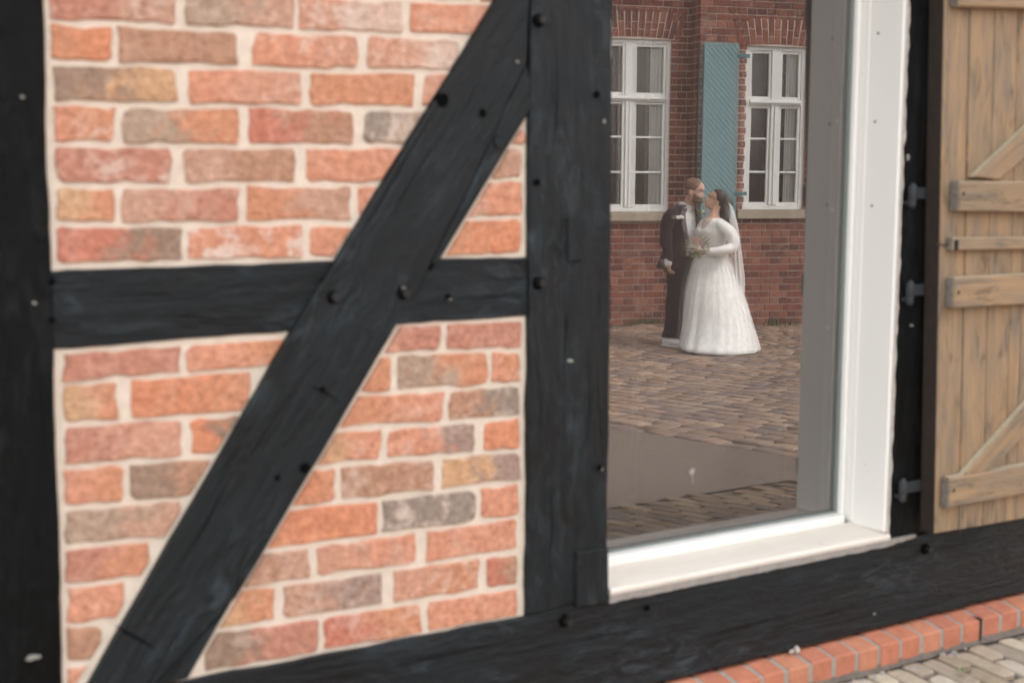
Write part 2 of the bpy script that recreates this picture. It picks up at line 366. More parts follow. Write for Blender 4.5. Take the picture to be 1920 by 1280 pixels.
def dens(p, step=.03, wob=.0):
    out = []
    for i in range(len(p)):
        a, b = Vector(p[i]), Vector(p[(i + 1) % len(p)]); k = max(1, int((b - a).length / step)); d = (b - a)
        nrm = Vector((-d.y, d.x)).normalized() if d.length > 1e-6 else Vector((0, 0))
        for j in range(k):
            q = a + d * (j / k); w_ = nz(q.x * 9, q.y * 9, 3.3) * wob + nz(q.x * 40, q.y * 40, 1.3) * wob * .5 if j else 0
            q = q + nrm * w_; out.append((q.x, q.y))
    return out
def prism(mb, poly, y0, y1, bev=.004, wob=.002, gdir=(1, 0), seed=0, step=.035):
    """board standing in the wall plane: face at y0 (towards street), back at y1"""
    if area(poly) < 0: poly = poly[::-1]
    p = dens(poly, step, wob); n = len(p); q = inset(p, bev) if bev else p
    g = lambda v: (v[0] * gdir[0] + v[2] * gdir[1], -v[0] * gdir[1] + v[2] * gdir[0], seed)
    vs = [(x, y0, z) for x, z in q] + [(x, y0 + bev, z) for x, z in p] + [(x, y1, z) for x, z in p]
    fs = [tuple(range(n))]
    for i in range(n):
        j = (i + 1) % n; fs.append((i, n + i, n + j, j)); fs.append((n + i, 2 * n + i, 2 * n + j, n + j))
    mb.add(vs, fs, g=[g(v) for v in vs])
def wp(pts, Y=0): return [(W(x, y, Y).x, W(x, y, Y).z) for x, y in pts]

# brick with rounded ragged outline on the wall, clipped by the panel
def ragbrick(mb, quad, clipto, yb, yf, ca, cb, lime):
    (x0, z0), (x1, z1), (x2, z2), (x3, z3) = quad      # bl br tr tl
    bl = lambda u, v: ((x0 * (1 - u) + x1 * u) * (1 - v) + (x3 * (1 - u) + x2 * u) * v, (z0 * (1 - u) + z1 * u) * (1 - v) + (z3 * (1 - u) + z2 * u) * v)
    L = math.hypot(x1 - x0, z1 - z0); H = math.hypot(x3 - x0, z3 - z0)
    if L < .008: return
    rc = [random.choice((.002, .003, .005, .013)) * random.uniform(.7, 1.2) for _ in range(4)]; sd_ = random.random() * 50
    loop = []
    cs = [(0, 0), (1, 0), (1, 1), (0, 1)]
    for k in range(4):
        r = min(rc[k], H * .4, L * .4); cu, cv = cs[k]
        su = 1 if cu == 0 else -1; sv = 1 if cv == 0 else -1
        angs = [180, 270, 360, 90]
        a0 = [180, 270, 0, 90][k]
        for j in range(4):
            a = R(a0 + 90 * j / 3); px = cu + su * r / L + r / L * math.cos(a); pz = cv + sv * r / H + r / H * math.sin(a); loop.append((px, pz))
        nu, nv = cs[(k + 1) % 4]; seg = 7 if k % 2 == 0 else 3
        e0 = loop[-1]; r2 = min(rc[(k + 1) % 4], H * .4, L * .4)
        e1 = (nu + (r2 / L if nu == 0 else -r2 / L) if k % 2 == 0 else nu, nv + (r2 / H if nv == 0 else -r2 / H) if k % 2 == 1 else nv)
        for j in range(1, seg): loop.append((e0[0] + (e1[0] - e0[0]) * j / seg, e0[1] + (e1[1] - e0[1]) * j / seg))
    P = []
    for u, v in loop:
        x, z = bl(u, v); x += nz(x * 30, z * 30, sd_) * .006 + nz(x * 90, z * 90, sd_) * .004; z += nz(x * 26, z * 30, sd_ + 9) * .006 + nz(x * 95, z * 95, sd_ + 9) * .0035; P.append((x, z))
    P = clip(P, clipto)
    P2 = []
    for p in P:
        if not P2 or math.hypot(p[0] - P2[-1][0], p[1] - P2[-1][1]) > .0012: P2.append(p)
    P = P2
    if len(P) < 4 or abs(area(P)) < 1.5e-4: return
    if area(P) < 0: P = P[::-1]
    n = len(P); cx = sum(p[0] for p in P) / n; cz = sum(p[1] for p in P) / n
    tl = [random.uniform(-.02, .02), random.uniform(-.03, .03)]
    f = lambda p, y: y + (p[0] - cx) * tl[0] + (p[1] - cz) * tl[1]
    def shr(k, d):
        out = []
        for x, z in P:
            dx, dz = x - cx, z - cz; l = math.hypot(dx, dz) + 1e-6; s_ = max(.2, 1 - d / l); out.append((cx + dx * s_, cz + dz * s_))
        return out
    a = shr(0, .0015); b = shr(0, .006)
    vs = [(x, yb + .004, z) for x, z in P] + [(x, f((x, z), yf + .0025), z) for x, z in a] + [(x, f((x, z), yf), z) for x, z in b]
    xs = [v[0] for v in vs]; mn, mx = x0, x1
    t = [min(1, max(0, (x - mn) / max(mx - mn, .01))) for x in xs]
    fs = [tuple(2 * n + i for i in range(n))]
    for i in range(n):
        j = (i + 1) % n; fs += [(n + i, i, j, n + j), (2 * n + i, n + i, n + j, 2 * n + j)]
    mb.add(vs, fs, ca, (*cb[:3], lime), t=t)

PAL = {k: lin(v) for k, v in dict(o=(208, 128, 84), O=(216, 122, 72), t=(206, 154, 106), r=(188, 110, 86), R=(196, 96, 68), p=(208, 142, 114), s=(216, 134, 98),
                                  b=(176, 120, 88), B=(134, 102, 82), g=(166, 138, 116), G=(130, 118, 108), m=(194, 142, 118), M=(150, 120, 110), w=(218, 186, 168)).items()}
LM = lin((226, 204, 186)); PAL = {k: tuple((c * .76 + .24 * l) * .94 for c, l in zip(v, LM)) for k, v in PAL.items()}
YB, YF = .0095, .004
def panel(parent, poly_px, joints, rows, extra=None):
    """poly_px: convex outline; joints: [(xa,ya,xb,yb)] joint centre lines; rows: per course [(x0,x1,colA,colB,lime)]"""
    poly = wp(poly_px, YB)
    if area(poly) < 0: poly = poly[::-1]
    mo = MB(); p = dens(poly, .05, .0); n = len(p)
    big = inset(p, -.02)
    mo.add([(x, YB, z) for x, z in big] + [(x, YB + .1, z) for x, z in big], [tuple(range(n))] + [(i, n + i, n + (i + 1) % n, (i + 1) % n) for i in range(n)])
    o = mo.build('brick_infill', M['mortar'], parent)
    cl = inset(poly, .0085)
    mb = MB()
    jl = lambda J, x: J[1] + (J[3] - J[1]) * (x - J[0]) / (J[2] - J[0])
    for r, row in enumerate(rows):
        Jt, Jb = joints[r], joints[r + 1]
        for (x0, x1, A, B, li) in row:
            q = []
            for x, J, s in ((x0, Jb, -1), (x1, Jb, -1), (x1, Jt, 1), (x0, Jt, 1)):
                q.append((x, jl(J, x) + s * 5.2 + random.uniform(-1.6, 1.6)))
            quad = wp(q, YF)
            ragbrick(mb, quad, cl, YB, YF - .001, PAL[A], PAL[B], li)
    if extra: extra(mb, cl)
    mb.build('bricks', M['brick'], o, smooth=False)
    return o
def autobricks(mb, cl, x0, x1, z0, z1, off=0, course=.0765, L=.2505):
    z = z0; k = 0
    keys = 'oOtrRpsbBgmws'
    while z < z1 - .03:
        x = x0 - (.125 if (k + off) % 2 else 0)
        while x < x1:
            a, b = max(x, x0), min(x + L - .012, x1)
            if b - a > .03:
                A = random.choice(keys)
                ragbrick(mb, [(a, z), (b, z), (b, z + course - .012), (a, z + course - .012)], cl, YB, YF, PAL[A], PAL[random.choice(keys) if random.random() < .4 else A], random.random() ** 2)
            x += L + random.uniform(-.008, .008)
        z += course; k += 1

# ================================================================== THE TIMBER-FRAMED HOUSE
house = thing('timber_framed_house', 'half-timbered house of black beams and pale jointed orange brick in the foreground', 'house', (1.8, 0, 0))
class P0: pass
hp = bpy.data.objects.new  # keep linter quiet
def hobj(o):             # parts are modelled in world coordinates; the house empty stands at (1.8,0,0)
    o.parent = house; o.location = (-1.8, 0, 0); return o
ROOT = None
TOPZ = 2.62
# --- brick panels
J_A = [(95, -112, 640, -78), (95, -36, 640, -8), (95, 41, 640, 62), (95, 119, 640, 130), (95, 194, 640, 201), (100, 271, 640, 274), (100, 347, 640, 346), (102, 423, 640, 418), (98, 500, 640, 484)]
rows_A = [[(95, 208, 'o', 's', .3), (225, 440, 'b', 'g', .2), (458, 660, 's', 'w', .5), (676, 890, 'p', 'w', .6), (905, 1100, 'o', 'o', .3)],
          [(92, 332, 'r', 'm', .55), (348, 554, 'g', 'm', .35), (560, 757, 'p', 'w', .95), (772, 985, 's', 'p', .3)],
          [(96, 211, 'o', 'O', .1), (224, 446, 'b', 'b', .1), (475, 670, 's', 'p', .8), (690, 860, 'p', 'w', .7), (875, 990, 'o', 's', .3)],
          [(102, 333, 'B', 't', .05), (353, 568, 's', 'p', .75), (583, 779, 'o', 'o', .15), (797, 900, 'p', 'p', .3)],
          [(101, 215, 's', 'o', .6), (233, 451, 'g', 'o', .15), (467, 664, 'R', 'b', .25), (684, 800, 'G', 'g', .7)],
          [(104, 320, 'r', 'r', .7), (347, 556, 'm', 'b', .15), (574, 760, 's', 's', .2)],
          [(105, 217, 't', 'o', .25), (229, 449, 'm', 'r', .25), (464, 660, 'o', 'm', .15), (673, 760, 's', 's', .3)],
          [(108, 341, 'R', 'B', .15), (353, 568, 's', 's', 1.2), (584, 700, 's', 'o', .35)]]
pA = hobj(panel(None, [(79, -120), (98, 510), (627, 491), (1008, -120)], J_A, rows_A))
J_B = [(101, 660, 545, 630), (120, 718, 490, 691), (120, 798, 435, 777), (120, 875, 385, 857), (122, 952, 345, 935), (122, 1027, 305, 1010), (125, 1099, 265, 1082), (125, 1173, 200, 1166), (128, 1246, 200, 1238), (128, 1318, 200, 1310)]
rows_B = [[(118, 337, 'r', 'r', .15), (351, 560, 's', 'o', .2)], [(120, 222, 't', 'o', .2), (246, 470, 'O', 'o', .1)], [(122, 340, 'r', 'p', .2), (359, 450, 'O', 'B', .1)],
          [(122, 231, 's', 'o', .15), (244, 400, 'B', 'b', .05)], [(124, 340, 'g', 'm', .3), (352, 420, 'o', 'o', .2)], [(124, 282, 'r', 'o', .15), (296, 380, 'o', 'o', .2)],
          [(127, 234, 's', 's', .25), (248, 350, 'b', 'o', .2)], [(125, 190, 'b', 'b', .1), (202, 300, 'o', 'b', .2)], [(127, 240, 's', 's', .2)]]
hobj(panel(None, [(101, 654), (120, 1330), (552, 619)], J_B, rows_B))
J_C = [(840, 238, 990, 236), (840, 275, 990, 274), (840, 340, 990, 338), (840, 411, 990, 408), (840, 484, 990, 478)]
rows_C = [[(940, 986, 'r', 'p', .1)], [(915, 978, 'b', 'm', .15)], [(870, 980, 'p', 's', .5)], [(836, 977, 'o', 'O', .1)]]
hobj(panel(None, [(993, 198), (822, 489), (991, 483)], J_C, rows_C))
J_D = [(735, 608, 985, 596), (735, 664, 981, 656), (691, 738, 981, 720), (647, 804, 978, 782), (615, 875, 976, 843), (560, 952, 976, 904), (560, 1026, 973, 969), (582, 1087, 973, 1034), (560, 1160, 973, 1098), (560, 1232, 981, 1156), (340, 1330, 981, 1215)]
rows_D = [[(700, 826, 'p', 'r', .25), (839, 978, 'r', 'r', .2)], [(660, 733, 'O', 'o', .1), (746, 914, 'g', 'o', .2), (924, 976, 's', 'o', .15)], [(600, 832, 'o', 's', .3), (844, 976, 'b', 'G', .8)],
          [(560, 716, 't', 's', .3), (729, 892, 's', 'M', .45), (910, 976, 'O', 'O', .05)], [(520, 628, 'O', 'o', .1), (640, 814, 'b', 'b', .55), (831, 975, 't', 'M', .25)],
          [(460, 708, 'O', 'O', .1), (719, 892, 'G', 'G', 1.0), (904, 973, 's', 's', .3)], [(440, 582, 'b', 'm', .15), (595, 782, 'p', 's', .35), (802, 971, 's', 's', .25)],
          [(390, 516, 't', 'o', .15), (533, 718, 'm', 'M', .35), (740, 899, 'p', 'o', .7), (914, 971, 'R', 'b', .2)], [(385, 596, 'B', 'r', .25), (609, 791, 'R', 'o', .4), (803, 971, 's', 's', .3)],
          [(340, 388, 's', 's', .2)]]
hobj(panel(None, [(746, 604), (345, 1273), (982, 1158), (988, 593)], J_D, rows_D))
def plainpanel(x0, x1, z0, z1):
    poly = [(x0, z0), (x1, z0), (x1, z1), (x0, z1)]; n = 4
    mo = MB(); mo.box((x0, YB, z0), (x1, YB + .1, z1)); o = mo.build('brick_infill', M['mortar'])
    mb = MB(); autobricks(mb, inset(poly, .0085), x0 + .01, x1 - .01, z0 + .012, z1 - .008); mb.build('bricks', M['brick'], o); return hobj(o)
# the wall carries on beyond the frame
plainpanel(-1.0, .40, .345, 1.06); plainpanel(-1.0, .40, 1.2, 2.45)
plainpanel(3.25, 4.6, .345, 2.45)
plainpanel(.64, 1.72, 1.96, 2.45)
# --- beams
def beam(name, poly, y0=0., y1=.14, gdir=(1, 0), seed=0, m='timber', bev=.004, wob=.004):
    mb = MB(); prism(mb, poly, y0, y1, bev, wob, gdir, seed); return hobj(mb.build(name, M[m]))
rect = lambda x0, x1, z0, z1: [(x0, z0), (x1, z0), (x1, z1), (x0, z1)]
sillbeam = beam('sill_beam', [(-1.2, .088), (4.8, .088), (4.8, .342), (2.98, .345), (1.975, .352), (1.72, .338), (.88, .345), (-1.2, .345)], -.004, .2, (1, 0), 1)
postL = beam('post', [(.40, .347), (.633, .347), (.634, 1.0), (.638, 1.7), (.635, 2.45), (.40, 2.45)], -.002, .16, (0, 1), 2, 'timber2')
postM = beam('post', [(1.722, .340), (1.963, .354), (1.96, 1.1), (1.953, 1.9), (1.955, 2.45), (1.72, 2.45), (1.72, 1.2)], -.006, .25, (0, 1), 3)
postR = beam('post', [(2.995, .347), (3.25, .347), (3.25, 2.45), (2.988, 2.45)], -.001, .25, (0, 1), 4, 'timber2')
postE = beam('post', rect(4.6, 4.8, .347, 2.45), -.001, .16, (0, 1), 5)
postW = beam('post', rect(-1.2, -1.0, .347, 2.45), -.001, .16, (0, 1), 6)
topb = beam('top_plate', rect(-1.2, 4.8, 2.452, 2.66), -.006, .2, (1, 0), 7)
rail = beam('rail', wp([(96, 509), (630, 489), (992, 482), (992, 592), (545, 621), (99, 655)]), .002, .15, (1, 0), 8)
beam('rail', rect(-1.0, .40, 1.06, 1.2), .002, .15, (1, 0), 9)
beam('rail', rect(.637, 1.72, 1.86, 1.958), .002, .15, (1, 0), 10)
beam('window_head', rect(1.957, 2.986, 2.28, 2.45), -.001, .25, (1, 0), 11)
# brace: main board plus the split-off strip along its lower edge
dB = W(930, 0).xz - W(150, 1280).xz; dB.normalize(); gB = (dB.x, dB.y)
e1, e2 = W(145, 1290), W(940, -14); k_ = (1.93 - e1.z) / (e2.z - e1.z); topL = (e1.x + (e2.x - e1.x) * k_, 1.88)
p_ml = wp([(128, 1306), (545, 621), (627, 489), (925, 4)]) + []
crack = wp([(745, 603), (804, 497), (841, 420), (888, 328), (949, 190), (984, 120)])
mbx = MB()
x994 = 1.722
prism(mbx, [(.655, .343)] + wp([(545, 621), (627, 489), (925, 4)]) + [(1.62, 1.858), (1.7165, 1.858)] + [(c[0] - .001, c[1] + .001) for c in crack[::-1]] + wp([(672, 726), (600, 850), (440, 1117)]) + [(.797, .3435)], -.010, .12, .003, .002, gB, 20)
brace = hobj(mbx.build('brace', M['timber']))
mbs = MB()
edge = wp([(747, 604), (821, 489), (905, 350), (993, 203)]); bot_ = wp([(438, 1122), (352, 1271)])
prism(mbs, [(c[0] + .001, c[1] - .001) for c in crack[1:]] + [(1.7175, W(993, 150).z)] + edge[::-1][:-1], -.008, .12, .003, .001, gB, 23)
st = mbs.build('brace_strip', M['timber'], brace)
mbg = MB(); prism(mbg, bot_ + [(.803, .3435)], -.002, .12, .003, .001, gB, 29); mbg.build('brace_foot', M['timber'], brace)
mbg = MB(); prism(mbg, [(c[0] - .015, c[1] - .004) for c in crack[1:]] + [(c[0] + .008, c[1] - .012) for c in crack[::-1][:-1]], .001, .1, 0, 0, gB, 1); mbg.build('split', M['hole'], brace)

# --- pegs, holes, chips
def disc(mb, x, z, r, y0, y1, n=9, ax=1.0, taper=.8, rot=0, irr=.12):
    a = []; b = []
    for j in range(n):
        t = 2 * math.pi * j / n + rot; k = 1 + random.uniform(-irr, irr)
        a.append((x + r * k * math.cos(t), y1, z + r * k * ax * math.sin(t))); b.append((x + r * k * taper * math.cos(t), y0, z + r * k * ax * taper * math.sin(t)))
    mb.loft([a, b], True, True)
def sub_at(kind, px, py, r, parent, m='iron', out=.018, y=-.006, ax=1., n=9, name=None, taper=.8, irr=.12):
    c = W(px, py, y); mb = MB(); disc(mb, c.x, c.z, r, y - out, y + .01, n, ax, taper, random.random(), irr)
    return mb.build(name or kind, M[m], parent, recalc=True)
for px, py, par in ((625, 556, brace), (757, 548, brace), (1012, 38, postM), (1012, 530, postM), (1062, 1163, sillbeam), (1738, 1028, sillbeam)):
    o = sub_at('bolt', px, py,   .013, par, 'iron', .016, -.008, n=7, irr=.08, taper=.75); sub_at('bolt', px - 1, py + 1, .018, par, 'hole', .0012, -.010, n=16, name='bolt_recess', irr=.06)
for px, py, r, par in ((1008, 342, .009, postM), (830, 188, .019, brace), (572, 877, .014, brace), (1125, 877, .008, postM), (605, 730, .008, brace), (520, 895, .008, brace), (843, 556, .006, rail), (1120, 178, .009, postM), (1215, 1140, .008, sillbeam), (100, 528, .006, rail), (100, 600, .006, rail), (905, 212, .012, brace)):
    sub_at('peg_hole', px, py, r, par, 'hole', .0012, -.0105, n=11)
for px, py, r, ax, par in ((42, 182, .004, .8, postL), (1070, 676, .011, .35, postM), (62, 1232, .016, .35, postL), (1073, 413, .014, .2, postM), (1128, 880, .006, .8, postM), (845, 560, .004, 1, rail), (65, 568, .004, .9, postL), (970, 116, .005, .6, brace), (1133, 228, .004, 1.6, postM), (757, 540, .006, .6, brace), (165, 1040, .004, 1, rail), (1640, 1150, .004, .8, sillbeam), (1710, 610, .006, .7, postR), (1704, 295, .004, 3, postR)):
    if px == 165: continue
    sub_at('paint_chip', px, py, r, par, 'chip', .0015, -.0115 if par in (brace,) else -.0065, ax=ax, n=9, irr=.35)
sub_at('peg', 935, 266, .017, brace, 'timber', .004, -.010, n=14, irr=.04)
def plate(name, px, par, y0, y1, m='timber', gd=(0, 1), bev=.003):
    mb = MB(); prism(mb, wp(px), y0, y1, bev, .001, gd, 31); return mb.build(name, M[m], par)
plate('mortise_plug', [(1060, 408), (1086, 405), (1086, 489), (1060, 491)], postM, -.013, .01)
plate('patch_block', [(1076, 1033), (1136, 1025), (1136, 1127), (1076, 1136)], postM, -.013, .01)
# drying cracks: thin dark slivers
def crackline(par, pts, w_, y, m='hole'):
    a = wp(pts); up_ = []; dn = []
    for i, (x, z) in enumerate(a):
        k = w_ * (1 if 0 < i < len(a) - 1 else .15); d = Vector(a[min(i + 1, len(a) - 1)]) - Vector(a[max(i - 1, 0)]); d.normalize()
        up_.append((x - d.y * k, z + d.x * k)); dn.append((x + d.y * k, z - d.x * k))
    mb = MB(); n = len(up_); vs = [(x, y, z) for x, z in up_ + dn]; mb.add(vs, [(i, n + i, n + i + 1, i + 1) for i in range(n - 1)]); return mb.build('crack', M[m], par)
crackline(brace, [(212, 1168), (230, 1180), (262, 1197), (290, 1214)], .0025, -.0108)
crackline(brace, [(578, 722), (592, 728), (612, 738), (634, 752)], .002, -.0108)
crackline(postM, [(1058, 582), (1060, 610), (1057, 640)], .0015, -.0068)
crackline(postM, [(1118, 545), (1122, 570), (1117, 600)], .0012, -.0068)
crackline(postM, [(1010, 700), (1012, 760), (1009, 830)], .001, -.0068)
crackline(sillbeam, [(1550, 1122), (1600, 1108), (1628, 1092), (1690, 1084), (1730, 1076)], .0007, -.0048, 'dim')
crackline(sillbeam, [(1500, 1163), (1560, 1145), (1640, 1122)], .001, -.0048)
crackline(sillbeam, [(560, 1262), (640, 1245), (720, 1235)], .001, -.0048)

for par, pts, w_, yy in ((brace, [(800, 225), (760, 290), (700, 395), (668, 450)], .0012, -.0106), (brace, [(560, 700), (500, 800), (455, 870)], .0011, -.0106), (brace, [(420, 905), (380, 985), (330, 1060)], .0012, -.0106),
        (brace, [(905, 130), (870, 200), (845, 240)], .0012, -.0106), (postM, [(1040, 70), (1043, 180), (1038, 290)], .0011, -.0067), (postM, [(1100, 640), (1103, 760), (1098, 850)], .0010, -.0067), (postM, [(1030, 880), (1032, 980), (1029, 1060)], .0011, -.0067),
        (rail, [(160, 560), (280, 552), (400, 548)], .0010, .0014), (rail, [(860, 560), (930, 556), (975, 555)], .0010, .0014), (sillbeam, [(1000, 1218), (1120, 1192), (1250, 1168)], .0011, -.0047), (sillbeam, [(1300, 1195), (1400, 1172), (1480, 1150)], .0010, -.0047)):
    crackline(par, pts, w_, yy)
# --- the window
win = bpy.data.objects.new('window', None); COL.objects.link(win); win.parent = house; win.location = (-1.8, 0, 0)
XR, XL, ZB, ZT = 2.985, 1.965, .352, 2.28
mb = MB(); wb = lambda a, b, bev=.003, **k: mb.box(a, b, bev=bev, **k)
wb((2.970, .0, .372), (2.9865, GL + .03, ZT)); wb((2.952, .150, .388), (2.9695, GL + .03, ZT - .05)); wb((2.9655, .120, .380), (2.9696, .149, ZT - .03), .0015)
wb((1.962, .035, .372), (1.984, GL + .03, ZT)); wb((1.985, .150, .388), (2.003, GL + .03, ZT - .05))
wb((1.985, .0, ZT - .02), (2.969, GL + .03, ZT - .001)); wb((2.004, .150, ZT - .06), (2.951, GL + .03, ZT - .021))
wb((1.985, .132, .362), (2.9518, GL + .03, .3995), .004)
fr = mb.build('frame', M['white'], win)
mb = MB(); n = 30; A_ = [];  # ragged sealant between frame and post
for i in range(n * 3):
    z = .36 + (ZT - .36) * i / (n * 3 - 1); A_.append((2.9868 + .004 + nz(z * 22, 2) * .008 + nz(z * 90, 5) * .006, z))
vs = [(2.980, -.003, z) for x, z in A_] + [(x, -.003, z) for x, z in A_] + [(x, .02, z) for x, z in A_]
m_ = len(A_); mb.add(vs, [(i, m_ + i, m_ + i + 1, i + 1) for i in range(m_ - 1)] + [(m_ + i, 2 * m_ + i, 2 * m_ + i + 1, m_ + i + 1) for i in range(m_ - 1)]); mb.build('sealant', M['sealant'], win)
mb = MB()                       # sloping sill with nosing and drip
prof = [(-.012, .352), (-.014, .361), (-.010, .368), (.02, .3705), (.131, .3765), (.131, .345), (.0, .347)]
rings = [[(x, y, z) for y, z in prof] for x in (1.968, 2.2, 2.5, 2.8, 2.984)]
mb.loft(rings, True, True); sill = mb.build('window_sill', M['sill'], win, recalc=True)
mb = MB(); rr = []
for i in range(60):
    x = 1.968 + (3.10 - 1.968) * i / 59; t = .020 - .012 * max(0, (x - 2.98) / .12) + nz(x * 18, 4) * .003 + nz(x * 60, 1) * .002
    rr.append([(x, -.010, .3515), (x, -.0085, .3515 - t), (x, .01, .3505 - t), (x, .01, .3515)])
mb.loft(rr, True, True); mb.build('mortar_bed', M['cement'], sill, recalc=True)
mb = MB()
mb.box((2.944, .166, .400), (2.9517, .177, ZT - .06)); mb.box((2.004, .166, .3997), (2.9435, .177, .4055)); mb.box((2.0035, .166, .406), (2.009, .177, ZT - .06)); mb.box((2.0095, .166, ZT - .066), (2.9435, .177, ZT - .0605))
mb.build('glazing_seal', M['seal'], win)
def pane(y, m, tilt=0, nm='pane'):
    mb = MB(); mb.add([(1.99, y, .39), (2.963, y + tilt, .39), (2.963, y + tilt, ZT - .03), (1.99, y, ZT - .03)], [(0, 1, 2, 3)]); return mb.build(nm, M[m], win)
pn = pane(GL, 'glass'); pane(GL + .016, 'glass2', .0012)
c = W(1298, 884, GL - .001); mb = MB(); disc(mb, c.x, c.z, .009, GL - .002, GL - .0006, 11, 1.2, .9, 0, .25)
mb.box((c.x - .001, GL - .0018, c.z - .035), (c.x + .0022, GL - .0006, c.z)); mb.build('bird_dropping', M['chip'], pn)
for px, py in ((1570, 228), (1560, 394), (1553, 615)):
    c = W(px, py, .185); mb = MB(); mb.ball((c.x, c.y, c.z), (.004, .004, .006), 7, 5, .001); mb.build('insect_husk', M['chip'], fr)
for px, py in ((1617, 60), (1610, 227), (1606, 386)):
    c = W(px, py, .09); mb = MB(); mb.ball((2.9695, c.y if c.y else .09, c.z), (.002, .004, .004), 7, 5); mb.build('nail', M['wooddark'], fr)
# room behind the glass
mb = MB()
x0, x1, y0, y1, z0, z1 = 1.2, 4.2, .26, 3.2, .05, 2.5
mb.add([(x0, y0, z0), (x1, y0, z0), (x1, y1, z0), (x0, y1, z0), (x0, y0, z1), (x1, y0, z1), (x1, y1, z1), (x0, y1, z1)], [(4, 7, 6, 5), (3, 2, 6, 7), (1, 5, 6, 2), (0, 3, 7, 4)])
room = hobj(mb.build('room', M['dark'])); mb = MB(); mb.add([(x0, y0, .051), (x1, y0, .051), (x1, y1, .051), (x0, y1, .051)], [(0, 1, 2, 3)]); mb.build('room_floor', M['roomfloor'], room)
mb = MB(); mb.box((1.9, .232, .352), (3.05, .42, .372), bev=.003); mb.build('inner_sill', M['wooddark'], win)
for a_, b_ in ((2.975, 3.05), (1.9, 1.975)):
    mb = MB(); mb.box((a_, .231, .373), (b_, .42, ZT)); mb.build('inner_reveal', M['curtain'], win)
mb = MB()
for xx in (2.32, 2.55, 2.78, 3.0): mb.box((xx, 1.2, .052), (xx + .035, 1.235, 2.4))
mb.build('rack_posts', M['curtain'], room)

# --- open shutter on the right
YS = -.085
sh = bpy.data.objects.new('shutter', None); COL.objects.link(sh); sh.parent = house; sh.location = (-1.8, 0, 0)
mb = MB()
xs = [0, .108, .215, .318, .372, .475, .585]
s0, s1 = 3.058, 3.09            # left edge leans a little
zb_, zt_ = .372, 2.1
for i in range(len(xs) - 1):
    a, b = xs[i], xs[i + 1]
    prism(mb, [(s1 + a, zb_ - .012 * a / .6), (s1 + b - .003, zb_ - .012 * b / .6), (s0 - .03 + b - .003, zt_), (s0 - .03 + a, zt_)], YS + random.uniform(-.0015, .0015), YS + .028, .002, .0008, (0, 1), 40 + i * 3.7, .15)
bd = mb.build('boards', M['wood'], sh)
mb = MB(); mb.add([(s1 - .004, YS + .001, zb_), (s0 - .034, YS + .001, zt_), (s0 - .034, YS + .05, zt_), (s1 - .004, YS + .05, zb_)], [(0, 1, 2, 3)])
vsx = [(s1 - .0035, YS + .003, zb_), (s1 - .0005, YS + .003, zb_), (s1 - .0005, YS + .05, zb_), (s1 - .0035, YS + .05, zb_)]
mb = MB(); mb.loft([[(x, y, z) for x, y, z in vsx], [(x - .0625 + .0005, y, zt_) for x, y, z in vsx]], True, True); mb.build('edge_strip', M['wooddark'], sh, recalc=True)  # left edge strip in a darker brown than the boards
def batten(l0, h0, l1, h1, m='wood', th=.030):
    """px corners: left top, left bottom, right top, right bottom on the batten's front plane"""
    yf = YS - th; q = [(l0[0], l0[1]), (l1[0], l1[1])]
    P = wp([l0, h0], yf); Q = wp([l1, h1], yf)
    # extend to the shutter's right side
    d = Vector(Q[0]) - Vector(P[0]); k = (3.62 - P[0][0]) / d.x; Q0 = Vector(P[0]) + d * k; d2 = Vector(Q[1]) - Vector(P[1]); Q1 = Vector(P[1]) + d2 * k
    mb = MB(); prism(mb, [P[1], tuple(Q1), tuple(Q0), P[0]], yf, YS - .0022, .004, .0008, (1, 0), random.random() * 30, .1)
    o = mb.build('batten', M[m], sh)
    mb = MB(); x = min(P[0][0], P[1][0]) - .0028; mb.box((x, yf + .003, P[1][1] + .002), (x + .0025, YS - .003, P[0][1] - .002)); mb.build('end_grain', M['woodgrey'], o)
    mb = MB(); mb.loft([[(P[0][0] + .006, yf + .006, P[0][1] - .001), (P[0][0] + .006, YS - .003, P[0][1] - .001), (P[0][0] + .006, YS - .003, P[0][1] + .0015), (P[0][0] + .006, yf + .006, P[0][1] + .0015)],
                          [(3.61, yf + .006, Q0.y - .001), (3.61, YS - .003, Q0.y - .001), (3.61, YS - .003, Q0.y + .0015), (3.61, yf + .006, Q0.y + .0015)]], True, True); mb.build('weathered_top', M['woodgreen'], o, recalc=True)
    for xo in (.02, .19, .33):
        mb = MB(); disc(mb, P[0][0] + xo, (P[0][1] + P[1][1]) / 2 + random.uniform(-.008, .008), .0045 if xo > .1 else .0065, yf - .0008, yf + .002, 8); mb.build('nail_head', M['wooddark'] if xo < .1 else M['woodgrey'], o)
    return o
batten((1800, -48), (1798, 12), (1920, -58), (1920, 16))
batten((1799, 340), (1799, 396), (1920, 341), (1920, 398))
batten((1787, 446), (1786, 470), (1920, 445), (1920, 468), th=.022)
batten((1790, 521), (1789, 578), (1920, 514), (1920, 571))
batten((1781, 897), (1780, 953), (1920, 872), (1920, 926))
